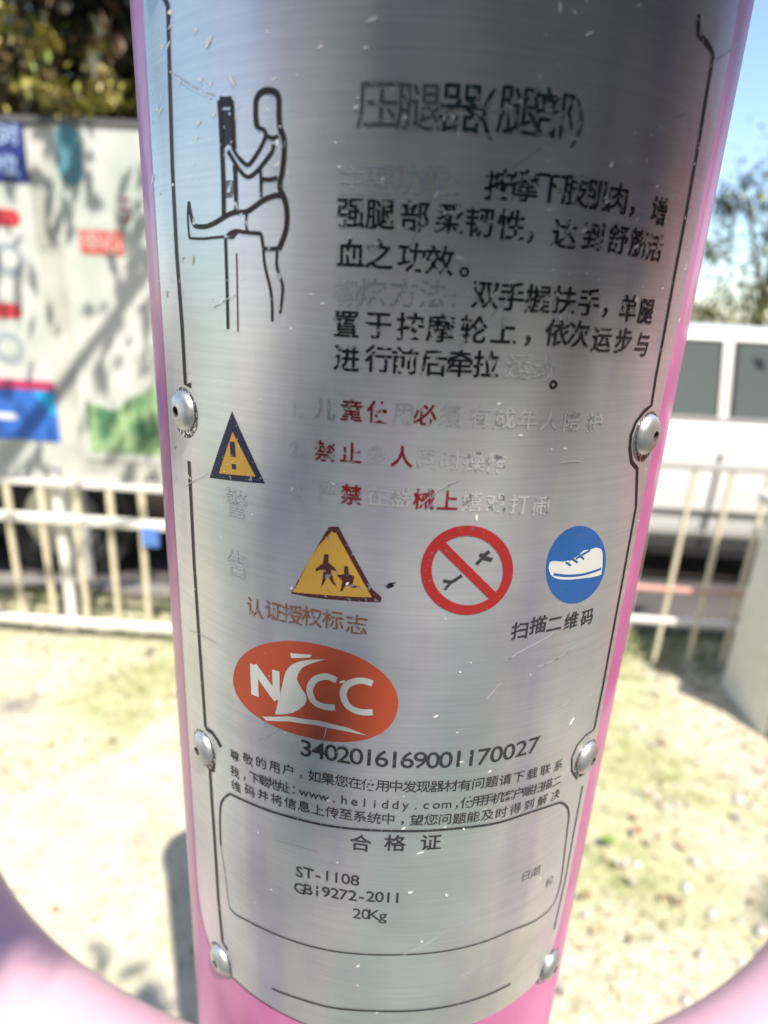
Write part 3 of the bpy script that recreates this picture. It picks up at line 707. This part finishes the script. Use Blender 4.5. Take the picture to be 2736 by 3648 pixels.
# rivets
HEAD = mat('rivet_steel', (.60, .60, .60), .42, .85, noise_=(300, (.5, .5, .5), (.68, .68, .68), .2))
GRIME_SHADE = ink('grime_shade', (.09, .085, .085), .35, 1200)
REC = mat('rivet_recess', (.05, .04, .035), .7)
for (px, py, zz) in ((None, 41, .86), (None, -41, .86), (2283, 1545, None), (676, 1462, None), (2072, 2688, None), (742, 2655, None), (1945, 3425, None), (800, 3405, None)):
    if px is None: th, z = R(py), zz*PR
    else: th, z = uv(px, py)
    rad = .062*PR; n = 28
    bend_mesh('grime_shade_ring', [[(th+rad*1.22*math.cos(2*math.pi*k/24)/PR, z-rad*.1+rad*1.25*math.sin(2*math.pi*k/24)) for k in range(24)]], HP+.00003, GRIME_SHADE, plate)  # grime and the rivet's shadow, painted together as one dark disc
    b = bmesh.new()
    prof = [(rad*1.0, 0), (rad*.98, rad*.12), (rad*.86, rad*.28), (rad*.66, rad*.40), (rad*.42, rad*.46), (rad*.26, rad*.48)]
    rec = [(rad*.24, rad*.44), (rad*.20, rad*.24), (0.00001, rad*.15)]
    def ringset(pr):
        return [[b.verts.new((r_*math.cos(2*math.pi*k/n), r_*math.sin(2*math.pi*k/n), h_)) for k in range(n)] for r_, h_ in pr]
    rr = ringset(prof)
    for A, B in zip(rr, rr[1:]):
        for k in range(n): b.faces.new((A[k], A[(k+1) % n], B[(k+1) % n], B[k]))
    M = Matrix.Translation(wrap(th, z, HP)) @ Matrix.Rotation(th, 4, 'Z') @ Matrix.Rotation(R(90), 4, 'X')
    b.transform(M); rv = from_bm('rivet', b, HEAD, post, True)
    b = bmesh.new(); rr = ringset([prof[-1]]+rec)
    for A, B in zip(rr, rr[1:]):
        for k in range(n): b.faces.new((A[k], A[(k+1) % n], B[(k+1) % n], B[k]))
    b.transform(M); from_bm('recess', b, REC, rv)

# ---- prints on the plate
LAY = [0]
def lay():
    LAY[0] = (LAY[0]+1) % 12; return HP+.00010+.000004*LAY[0]
def stroke_bm(b, P, w, closed=False, h=None):
    """ribbon of width w (m) along (angle, height) points"""
    Q = [Vector((u*PR, z)) for u, z in P]; n = len(Q)
    if n < 2: return
    L_, R__ = [], []
    for i in range(n):
        if closed: a, c = Q[(i-1) % n], Q[(i+1) % n]
        else: a, c = Q[max(i-1, 0)], Q[min(i+1, n-1)]
        d = (c-a).normalized(); nn = Vector((-d.y, d.x))*w/2
        L_.append(b.verts.new(((Q[i].x+nn.x)/PR, Q[i].y+nn.y, 0))); R__.append(b.verts.new(((Q[i].x-nn.x)/PR, Q[i].y-nn.y, 0)))
    for i in range(n if closed else n-1):
        j = (i+1) % n; b.faces.new((L_[i], R__[i], R__[j], L_[j]))
def smooth_path(pts, k=6):
    if len(pts) < 3: return pts
    o = []
    for i in range(len(pts)-1):
        p0, p1, p2, p3 = pts[max(i-1, 0)], pts[i], pts[i+1], pts[min(i+2, len(pts)-1)]
        for s in range(k):
            t = s/k
            o.append(tuple(.5*((2*p1[q])+(-p0[q]+p2[q])*t+(2*p0[q]-5*p1[q]+4*p2[q]-p3[q])*t*t+(-p0[q]+3*p1[q]-3*p2[q]+p3[q])*t**3) for q in (0, 1)))
    o.append(pts[-1]); return o
def strokes(name, lines, w, m_, par, smooth_=True, **k):
    o = None
    me_all = []
    vs_, fs_ = [], []
    for ln in lines:
        ww = w
        if isinstance(ln, tuple) and isinstance(ln[0], (int, float)) and isinstance(ln[1], list): ww, ln = ln
        ww *= (.68 if name == 'figure_outline' else 1)
        P = smooth_path([uv(*q) for q in ln]) if smooth_ else [uv(*q) for q in ln]
        b = bmesh.new(); stroke_bm(b, P, ww*PR)
        us = [v.co.x for v in b.verts]; h = lay()
        u = math.ceil(min(us)/R(1.5))*R(1.5)
        while u < max(us):
            bmesh.ops.bisect_plane(b, geom=b.verts[:]+b.edges[:]+b.faces[:], plane_co=(u, 0, 0), plane_no=(1, 0, 0), dist=1e-7); u += R(1.5)
        b.verts.index_update(); o0 = len(vs_)
        vs_ += [wrap(v.co.x, v.co.y, h) for v in b.verts]
        for f in b.faces:
            idx = [v.index+o0 for v in f.verts]
            fs_.append(idx if f.normal.z > 0 else idx[::-1])
        b.free()
    me = bpy.data.meshes.new(name); me.from_pydata(vs_, [], fs_); return link(name, me, m_, par, **k)
def blob(name, pts, m_, par, h=None, smooth_=False, **k):
    P = [uv(*q) for q in pts]
    if smooth_: P = smooth_path(P+[P[0]])[:-1]
    return bend_mesh(name, [P], h or lay(), m_, par, **k)
def chars(name, items, m_, size, par, bold=.012, asp=1.0):
    """items: (character, px, py centre reading); all in one print"""
    vs_, fs_ = [], []; h = lay()
    for ch, px, py in items:
        v, f = text_geo(ch, bold); u0, z0 = uv(px, py)
        cx_ = (min(q.x for q in v)+max(q.x for q in v))/2; cy2 = .36
        if ch in '，。,.:：': cy2 = .36
        o0 = len(vs_)
        for q in v: vs_.append(wrap(u0+(q.x-cx_)*size*asp, z0+(q.y-cy2)*size*PR, h))
        fs_ += [tuple(i+o0 for i in p) for p in f]
        if name in ('body_text', 'warning_text') and m_ in (INK['black'], INK['red'], INK['thin']):     # heavy type: a second, shifted impression
            for dx, dz in ((.028, 0), (.014, -.022)):
                o0 = len(vs_); h2 = h+.000012*(1 if dz else 2)
                for q in v: vs_.append(wrap(u0+(q.x-cx_+dx)*size*asp, z0+(q.y-cy2+dz)*size*PR, h2))
                fs_ += [tuple(i+o0 for i in p) for p in f]
    me = bpy.data.meshes.new(name); me.from_pydata(vs_, [], fs_); return link(name, me, m_, par)
def text_run(name, s, pts, m_, size, par, bold=.008, asp=1.0):
    """a string laid along reading points (polyline), glyphs evenly spaced"""
    D = [0]
    for a, c in zip(pts, pts[1:]): D.append(D[-1]+math.dist(a, c))
    it = []; n = len(s)
    for i, ch in enumerate(s):
        if ch == ' ': continue
        d = D[-1]*i/(n-1)
        for k in range(len(pts)-1):
            if d <= D[k+1]+1e-6:
                t = (d-D[k])/(D[k+1]-D[k]); it.append((ch, pts[k][0]*(1-t)+pts[k+1][0]*t, pts[k][1]*(1-t)+pts[k+1][1]*t)); break
    return chars(name, it, m_, size, par, bold, asp)
def line_up(s, xs, ys):
    return [(ch, x, y) for ch, x, y in zip(s, xs, ys)]

# border line, following round the rivets
lw = .017
def notch(px, py, side, r=.088):       # arc in plate coordinates
    th, z = uv(px, py); return th, z
BL = INK['line']
left = [(620, 25), (628, 300), (636, 600), (650, 900), (668, 1150), (680, 1368)]
strokes('border_line', [[(575, -60), (600, -20), (622, 30)]+left[1:]+[(700, 1372)], [(692, 1640), (700, 1800), (709, 2000), (728, 2300), (748, 2585)],
        [(748, 2585), (772, 2602), (790, 2628), (802, 2652)], [(777, 2708), (775, 2735), (763, 2735), (770, 2850), (780, 3000), (792, 3200), (806, 3345), (824, 3372)]], lw, BL, plate, smooth_=False)
strokes('border_line', [[(2462, 60), (2462, 130), (2495, 165), (2515, 200), (2490, 350), (2470, 480), (2440, 650), (2408, 830), (2380, 980), (2345, 1180), (2315, 1340), (2300, 1440), (2275, 1460), (2245, 1500), (2228, 1545), (2224, 1590), (2230, 1640), (2250, 1665), (2246, 1800)],
        [(2246, 1800), (2210, 2000), (2170, 2220), (2130, 2440), (2100, 2590)]], lw*.8, BL, plate, smooth_=False)
strokes('border_line', [[(2100, 2590), (2070, 2610), (2040, 2645), (2022, 2690), (2022, 2735), (2040, 2765)], [(2060, 2790), (2030, 2950), (2000, 3120), (1960, 3300)]], lw*.5, INK['thin'], plate, smooth_=False)

# title and text
T = chars('title_text', [('压', 1351, 385), ('腿', 1492, 392)], INK['dimpale'], .102, plate, .006)
chars('title_text', [('器', 1640, 395), ('(', 1735, 392), ('腿', 1840, 405), ('部', 1965, 420)], INK['teal'], .104, plate, .006)
chars('title_text', [(')', 2045, 425)], INK['dimpale'], .104, plate, .01)
chars('body_text', line_up('主要功能:', (1262, 1355, 1455, 1550, 1625), (648, 648, 650, 655, 658)), INK['pale'], .070, plate)
bt = .070
chars('body_text', line_up('按摩下肢肌肉，增', (1768, 1858, 1948, 2032, 2110, 2182, 2235, 2325), (665, 668, 674, 685, 700, 712, 722, 755)), INK['black'], bt, plate, .006)
chars('body_text', line_up('强腿部柔韧性，达到舒筋活', (1256, 1357, 1477, 1597, 1700, 1810, 1880, 1995, 2095, 2182, 2252, 2310), (762, 768, 776, 785, 795, 806, 815, 838, 846, 856, 868, 885)), INK['black'], bt, plate, .006)
chars('body_text', line_up('血之功效。', (1256, 1355, 1465, 1562, 1650), (906, 911, 920, 932, 940)), INK['black'], bt, plate, .006)
chars('body_text', line_up('锻炼方法:', (1240, 1330, 1440, 1540, 1615), (1048, 1048, 1048, 1052, 1055)), INK['pale'], bt, plate)
chars('body_text', line_up('双手握扶手，单腿', (1722, 1812, 1903, 1995, 2080, 2140, 2218, 2280), (1050, 1058, 1066, 1070, 1078, 1082, 1098, 1108)), INK['black'], bt, plate, .006)
chars('body_text', line_up('置于按摩轮上', (1240, 1350, 1460, 1565, 1680, 1785), (1155, 1158, 1165, 1170, 1174, 1178)), INK['black'], bt, plate, .006)
chars('body_text', line_up('，依次运步与', (1870, 1970, 2045, 2125, 2200, 2265), (1182, 1185, 1190, 1208, 1214, 1226)), INK['thin'], bt, plate, .006)
chars('body_text', line_up('进行前后牵拉', (1240, 1350, 1442, 1540, 1632, 1724), (1276, 1278, 1284, 1290, 1294, 1296)), INK['black'], bt, plate, .006)
chars('body_text', line_up('运动', (1835, 1925), (1302, 1312)), INK['pale'], bt, plate); chars('body_text', [('。', 1960, 1340)], INK['black'], bt, plate, .006)
# warnings
wt = .060
def warn(s, xs, y0, y1, reds):
    A = [(ch, x, y0+(y1-y0)*(x-xs[0])/(xs[-1]-xs[0])) for ch, x in zip(s, xs)]
    chars('warning_text', [a for i, a in enumerate(A) if i not in reds], INK['pale'], wt, plate, .012)
    chars('warning_text', [a for i, a in enumerate(A) if i in reds], INK['red'], wt, plate, .006)
warn('1.儿童使用必须有成年人陪护', (1058, 1085, 1165, 1257, 1350, 1435, 1512, 1600, 1702, 1788, 1868, 1944, 2022, 2100), 1450, 1502, (3, 4, 6))
warn('2.禁止多人同时操作', (1058, 1085, 1165, 1255, 1345, 1432, 1520, 1602, 1682, 1755), 1596, 1644, (2, 3, 5))
warn('3.严禁在器械上嬉戏打闹', (1070, 1095, 1172, 1256, 1345, 1428, 1508, 1590, 1675, 1758, 1838, 1915), 1745, 1796, (3, 6, 7))
# warning triangle
def tri(name, A, B, Cc, m_, h, **k): return blob(name, [A, B, Cc], m_, plate, h, **k)
tri('warning_triangle', (843, 1462), (764, 1698), (958, 1718), INK['navy'], HP+.00004)
tri('triangle_face', (845, 1535), (797, 1682), (925, 1693), INK['yellow'], HP+.00006)
strokes('exclamation_mark', [(.020, [(844, 1570), (848, 1622)])], .02, INK['navy'], plate)
blob('exclamation_dot', [(842, 1648), (857, 1650), (858, 1668), (844, 1666)], INK['navy'], plate, HP+.0001)
chars('side_text', [('警', 857, 1790), ('告', 860, 2005)], INK['pale'], .095, plate, 0)
# children triangle
blob('children_triangle', [(1178, 1870), (1212, 1868), (1330, 2090), (1362, 2118), (1358, 2136), (1110, 2118), (1046, 2105), (1060, 2080)], INK['darkbrown'], plate, HP+.00004)
blob('triangle_face', [(1188, 1888), (1205, 1892), (1328, 2118), (1140, 2108), (1052, 2100), (1072, 2068), (1112, 1985), (1145, 1935)], INK['yellow'], plate, HP+.00006)
blob('child_figure', [(1163, 1966), (1178, 1966), (1178, 1996), (1198, 2012), (1210, 2030), (1185, 2020), (1196, 2058), (1206, 2082), (1190, 2068), (1176, 2042), (1160, 2072), (1150, 2088), (1158, 2050), (1160, 2020), (1134, 2026), (1132, 2018), (1158, 1998)], INK['darkbrown'], plate, HP+.00008)
blob('child_figure', [(1232, 2008), (1246, 2008), (1248, 2036), (1268, 2044), (1264, 2060), (1262, 2074), (1282, 2080), (1262, 2086), (1240, 2072), (1226, 2096), (1218, 2098), (1226, 2060), (1206, 2040), (1232, 2036)], INK['darkbrown'], plate, HP+.00008)
# prohibition ring
def ring_px(cx_, cy2, rx, ry, w, m_, name, rot=0.0):
    P = [(cx_+rx*math.cos(t)*math.cos(rot)-ry*math.sin(t)*math.sin(rot), cy2+rx*math.cos(t)*math.sin(rot)+ry*math.sin(t)*math.cos(rot)) for t in [2*math.pi*i/72 for i in range(73)]]
    return strokes(name, [(w, P)], w, m_, plate, smooth_=False)
ring_px(1658, 2022, 142, 140, .030, INK['ringred'], 'prohibition_ring')
strokes('prohibition_bar', [(.026, [(1562, 1925), (1755, 2120)])], .026, INK['ringred'], plate)
strokes('climber_figure', [(.012, [(1735, 1955), (1715, 1975), (1745, 1985)]), (.010, [(1715, 1975), (1690, 2000)]), (.010, [(1700, 1968), (1725, 1968)]), (.010, [(1575, 2058), (1605, 2062), (1640, 2040)]), (.008, [(1605, 2062), (1580, 2090)])], .01, INK['thin'], plate)
# shoe oval
blob('shoe_disc', [(2036+104*math.cos(2*math.pi*i/48)+ -14*math.sin(2*math.pi*i/48), 2004+138*math.sin(2*math.pi*i/48)) for i in range(48)], INK['blue'], plate, HP+.00004)
blob('shoe_mark', [(1944, 1995), (1960, 1990), (1998, 1992), (2030, 1975), (2058, 1955), (2088, 1950), (2108, 1944), (2128, 1960), (2126, 2030), (2110, 2044), (2060, 2052), (1990, 2056), (1955, 2045), (1942, 2020)], INK['white'], plate, HP+.00006, smooth_=True)
strokes('shoe_lace', [(.014, [(2010, 1985), (2040, 1965), (2070, 1938)]), (.008, [(2035, 1982), (2058, 1968), (2085, 1952)])], .014, INK['blue'], plate)
strokes('shoe_sole', [(.008, [(1958, 2036), (2000, 2042), (2060, 2038), (2124, 2018)])], .01, INK['blue'], plate)
strokes('shoe_lace', [(.006, [(2000, 1994), (2018, 2006)]), (.006, [(2022, 1982), (2042, 1996)]), (.006, [(2046, 1968), (2064, 1984)])], .01, INK['blue'], plate)
blob('ink_smudge', [(1372, 2076), (1390, 2066), (1412, 2064), (1402, 2080), (1384, 2086)], INK['black'], plate)
# captions
chars('caption_text', line_up('认证授权标志', (922, 990, 1053, 1120, 1192, 1275), (2158, 2168, 2180, 2188, 2198, 2215)), INK['brown'], .068, plate, .006)
chars('caption_text', line_up('扫描二维码', (1840, 1905, 1962, 2020, 2075), (2236, 2216, 2212, 2202, 2190)), INK['thin'], .062, plate, .015)
# certification logo
P = []
for i in range(72):
    t = 2*math.pi*i/72; a, bb, rot = 292, 165, R(14)
    ex = math.copysign(abs(math.cos(t))**.92, math.cos(t)); ey = math.copysign(abs(math.sin(t))**.92, math.sin(t))
    P.append((1132+a*ex*math.cos(rot)-bb*ey*math.sin(rot), 2452+a*ex*math.sin(rot)+bb*ey*math.cos(rot)))
blob('logo_disc', P, INK['orange'], plate, HP+.00004)
W_ = INK['white']
strokes('logo_letter', [(.030, [(922, 2468), (918, 2358)]), (.034, [(916, 2362), (1000, 2480)]), (.026, [(997, 2482), (994, 2378)])], .03, W_, plate, smooth_=False)
blob('logo_swoosh', [(1165, 2338), (1110, 2340), (1060, 2352), (1030, 2380), (1026, 2415), (1050, 2445), (1068, 2475), (1052, 2505), (990, 2532), (1050, 2528), (1092, 2500), (1100, 2470), (1080, 2435), (1068, 2405), (1085, 2370), (1120, 2352)], W_, plate, HP+.00007, smooth_=True)
blob('logo_stroke', [(1044, 2316), (1120, 2322), (1112, 2332), (1048, 2334)], W_, plate, HP+.00007)
strokes('logo_letter', [(.022, [(1205, 2412), (1170, 2398), (1130, 2410), (1112, 2445), (1125, 2485), (1160, 2504), (1200, 2508)])], .022, W_, plate)
strokes('logo_letter', [(.022, [(1330, 2422), (1290, 2412), (1245, 2425), (1228, 2460), (1245, 2502), (1285, 2522), (1330, 2524)])], .022, W_, plate)
blob('logo_stroke', [(948, 2542), (1040, 2540), (1150, 2556), (1240, 2578), (1310, 2606), (1240, 2592), (1130, 2570), (1040, 2558), (960, 2556)], W_, plate, HP+.00007)
# serial number
text_run('serial_number', '3402016169001170027', [(1098, 2652), (1240, 2676), (1400, 2690), (1560, 2692), (1700, 2682), (1800, 2664), (1890, 2640)], INK['thin'], .088, plate, .006, 1.1)
# three fine lines
ft = .048
text_run('fine_print', '尊敬的用户，如果您在使用中发现器材有问题请下载联系', [(850, 2682), (1000, 2722), (1150, 2758), (1320, 2782), (1470, 2788), (1640, 2784), (1780, 2766), (1900, 2740), (1975, 2715)], INK['thin'], ft, plate, .006)
text_run('fine_print', '我，下载地址：www.heliddy.com，使用手机客户端扫描二', [(850, 2740), (1000, 2785), (1150, 2822), (1320, 2846), (1470, 2852), (1640, 2846), (1780, 2826), (1900, 2796), (1970, 2770)], INK['thin'], ft, plate, .006)
text_run('fine_print', '维码并将信息上传至系统中，望您问题能及时得到解决', [(855, 2790), (1000, 2838), (1150, 2874), (1320, 2898), (1470, 2906), (1640, 2900), (1780, 2880), (1900, 2846), (1965, 2820)], INK['thin'], ft, plate, .006)
# certificate box
strokes('box_line', [[(800, 3000), (798, 2900), (803, 2850), (826, 2822), (850, 2825), (1016, 2889), (1170, 2925), (1333, 2941), (1468, 2944), (1631, 2934), (1767, 2915), (1875, 2880), (1966, 2851), (1990, 2850), (2008, 2868), (2012, 2900)]], .009, INK['thin'], plate)
strokes('box_line', [[(2012, 2900), (2000, 3000), (1985, 3120), (1960, 3205), (1901, 3262), (1817, 3297), (1724, 3335), (1565, 3372), (1440, 3382), (1322, 3382), (1154, 3363), (1000, 3316), (900, 3270), (851, 3244), (830, 3220)]], .007, INK['thin'], plate)
strokes('box_line', [[(830, 3220), (815, 3100), (800, 3000)]], .004, INK['dimpale'], plate)
strokes('box_line', [[(978, 3505), (1080, 3542), (1173, 3568), (1341, 3582), (1509, 3578), (1659, 3550), (1808, 3489)]], .010, INK['thin'], plate)
chars('certificate_title', line_up('合格证', (1288, 1408, 1532), (2988, 2988, 2985)), INK['thin'], .072, plate, .015)
text_run('certificate_text', 'ST-1108', [(1075, 3090), (1268, 3118)], INK['thin'], .066, plate, .01)
text_run('certificate_text', 'GB19272-2011', [(1075, 3148), (1250, 3172), (1415, 3180)], INK['thin'], .066, plate, .012)
text_run('certificate_text', '20Kg', [(1275, 3236), (1365, 3242)], INK['thin'], .066, plate, .006)
chars('certificate_text', [('日', 1862, 3106), ('期', 1895, 3092), ('检', 1945, 3128)], INK['dimpale'], .05, plate, .006)

# line drawing of the exerciser
o0 = (650, 250); kk = .452
def cp_(*pts): return [(o0[0]+x*kk, o0[1]+y*kk) for x, y in pts]
D = INK['line']
fig = strokes('figure_outline', [
    (.020, cp_((630, 470), (618, 420), (615, 330), (620, 250), (650, 200), (700, 180), (760, 190), (790, 230), (795, 300), (795, 400), (805, 480), (825, 530), (835, 600), (830, 720), (815, 830), (800, 900), (805, 960), (830, 1010), (850, 1090), (855, 1180), (845, 1270), (815, 1360), (790, 1420))),
    (.014, cp_((630, 470), (680, 490), (690, 530), (665, 600), (620, 680), (565, 755), (530, 750), (480, 700))),
    (.014, cp_((690, 530), (740, 550), (790, 540))),
    (.014, cp_((750, 600), (745, 650), (710, 700), (640, 790), (580, 845), (540, 850), (490, 800), (440, 720), (400, 650))),
    (.012, cp_((480, 700), (450, 650), (430, 600))),
    (.012, cp_((650, 800), (655, 870), (655, 1010))),
    (.014, cp_((655, 870), (720, 875), (780, 860))),
    (.018, cp_((820, 1000), (760, 1000), (680, 1030), (610, 1080), (540, 1125), (450, 1130), (380, 1160), (300, 1210), (220, 1240), (150, 1235), (125, 1200), (105, 1110), (95, 1045))),
    (.010, cp_((95, 1045), (88, 1140), (92, 1240), (100, 1330))),
    (.010, cp_((100, 1330), (200, 1335), (300, 1325), (370, 1320))),
    (.010, cp_((545, 1125), (540, 1200), (545, 1275))),
    (.014, cp_((400, 1300), (460, 1275), (530, 1285), (655, 1295))),
    (.012, cp_((655, 1295), (665, 1360), (672, 1410))), (.014, cp_((672, 1410), (730, 1415), (785, 1410))),
    (.011, cp_((672, 1420), (680, 1520), (700, 1620), (725, 1720), (738, 1840), (740, 1980))),
    (.011, cp_((778, 1430), (775, 1540), (795, 1620), (820, 1700), (815, 1800), (800, 1920))),
], .014, D, plate)
strokes('pillar_outline', [(.014, cp_((335, 255), (345, 400), (358, 700), (365, 900), (368, 1150))), (.012, cp_((430, 260), (440, 400), (450, 640))), (.012, cp_((452, 760), (460, 900), (463, 1110))),
                           (.010, cp_((380, 1330), (385, 1500), (392, 1750), (398, 2040))), (.004, cp_((465, 1450), (468, 1600), (475, 2060))), (.022, cp_((335, 262), (380, 268), (432, 262)))], .01, D, plate)
blob('pillar_shading', cp_((350, 330), (435, 330), (448, 620), (400, 600), (360, 640)), INK['thin'], plate, HP+.00003)
blob('pillar_shading', cp_((368, 880), (455, 880), (458, 1010), (372, 1020)), INK['dimpale'], plate, HP+.00003)
blob('leg_shading', cp_((385, 1300), (440, 1270), (475, 1290), (440, 1340), (395, 1335)), INK['thin'], plate)
# scratches
sc_ = []
for k in range(26):
    u, z = R(rnd.uniform(-46, 46)), rnd.uniform(-2.45, .8)*PR; a = rnd.gauss(.5, .5); L = rnd.uniform(.04, .22)*PR
    b = bmesh.new(); P = [(u+L*t*math.cos(a)/PR, z+L*t*math.sin(a)+.06*L*math.sin(3*t+k)) for t in (0, .25, .5, .75, 1)]
    stroke_bm(b, P, rnd.uniform(.0018, .004)*PR); bend_bm('scratch', b, HP+.00018, INK['pale'], plate)
# dust and lint stuck to the plate
SP = mat('dust', (.75, .74, .72), .9, 0, .1)
vs_, fs_ = [], []
for k in range(420):
    top = rnd.random() < .75
    th = R(rnd.uniform(-50, 50)); z = (rnd.uniform(.0, .80) if top else rnd.uniform(-2.5, .1))*PR
    l = rnd.choice([.0025, .003, .004, .006])*rnd.uniform(.4, 1.2)*PR*1.9; w = l*rnd.uniform(.25, .5); a = R(rnd.gauss(28, 16 if k % 3 else 70)); l *= rnd.choice([.4, .6, .8, 1, 1.3])
    if k < 5: l *= 1.8; w *= 1.5
    h = HP+.00017; o1 = len(vs_)
    for q in range(6):
        t = q*math.pi/3; x_ = l*math.cos(t); y_ = w*math.sin(t)
        vs_.append(wrap(th+(x_*math.cos(a)-y_*math.sin(a))/PR, z+x_*math.sin(a)+y_*math.cos(a), h))
    fs_.append(tuple(range(o1, o1+6)))
me = bpy.data.meshes.new('dust_specks'); me.from_pydata(vs_, [], fs_); o = link('dust_specks', me, SP, plate); o['kind'] = 'stuff'
# unseen salmon box, added to put pink into the plate's right side reflection
SALM = mat('salmon_paint', (.62, .20, .20), .4, 0, .5, noise_=(12, (.56, .17, .18), (.66, .25, .23), .2), coat=.4)
n2 = empty('reflector', (2.6, 1.15, 0), R(50), label='tall salmon pink metal cabinet added unseen right of the viewer to tint the steel plate', cat='reflector')
b = bmesh.new(); box(b, (0, 0, 1.08), (.9, 1.2, 2.1), bev=.02); from_bm('reflector_body', b, SALM, n2)
b = bmesh.new(); box(b, (0, 0, 2.16), (1.0, 1.3, .05), bev=.01); from_bm('reflector_roof', b, SALM, n2)
b = bmesh.new(); box(b, (-.46, 0, 1.1), (.02, 1.0, 1.8), bev=.005); dr = from_bm('door', b, SALM, n2)
b = bmesh.new(); box(b, (-.485, .38, 1.1), (.03, .03, .16), bev=.008); from_bm('handle', b, CHROME, dr)
b = bmesh.new(); box(b, (0, 0, .015), (.95, 1.25, .03)); from_bm('plinth', b, BLACKP, n2)
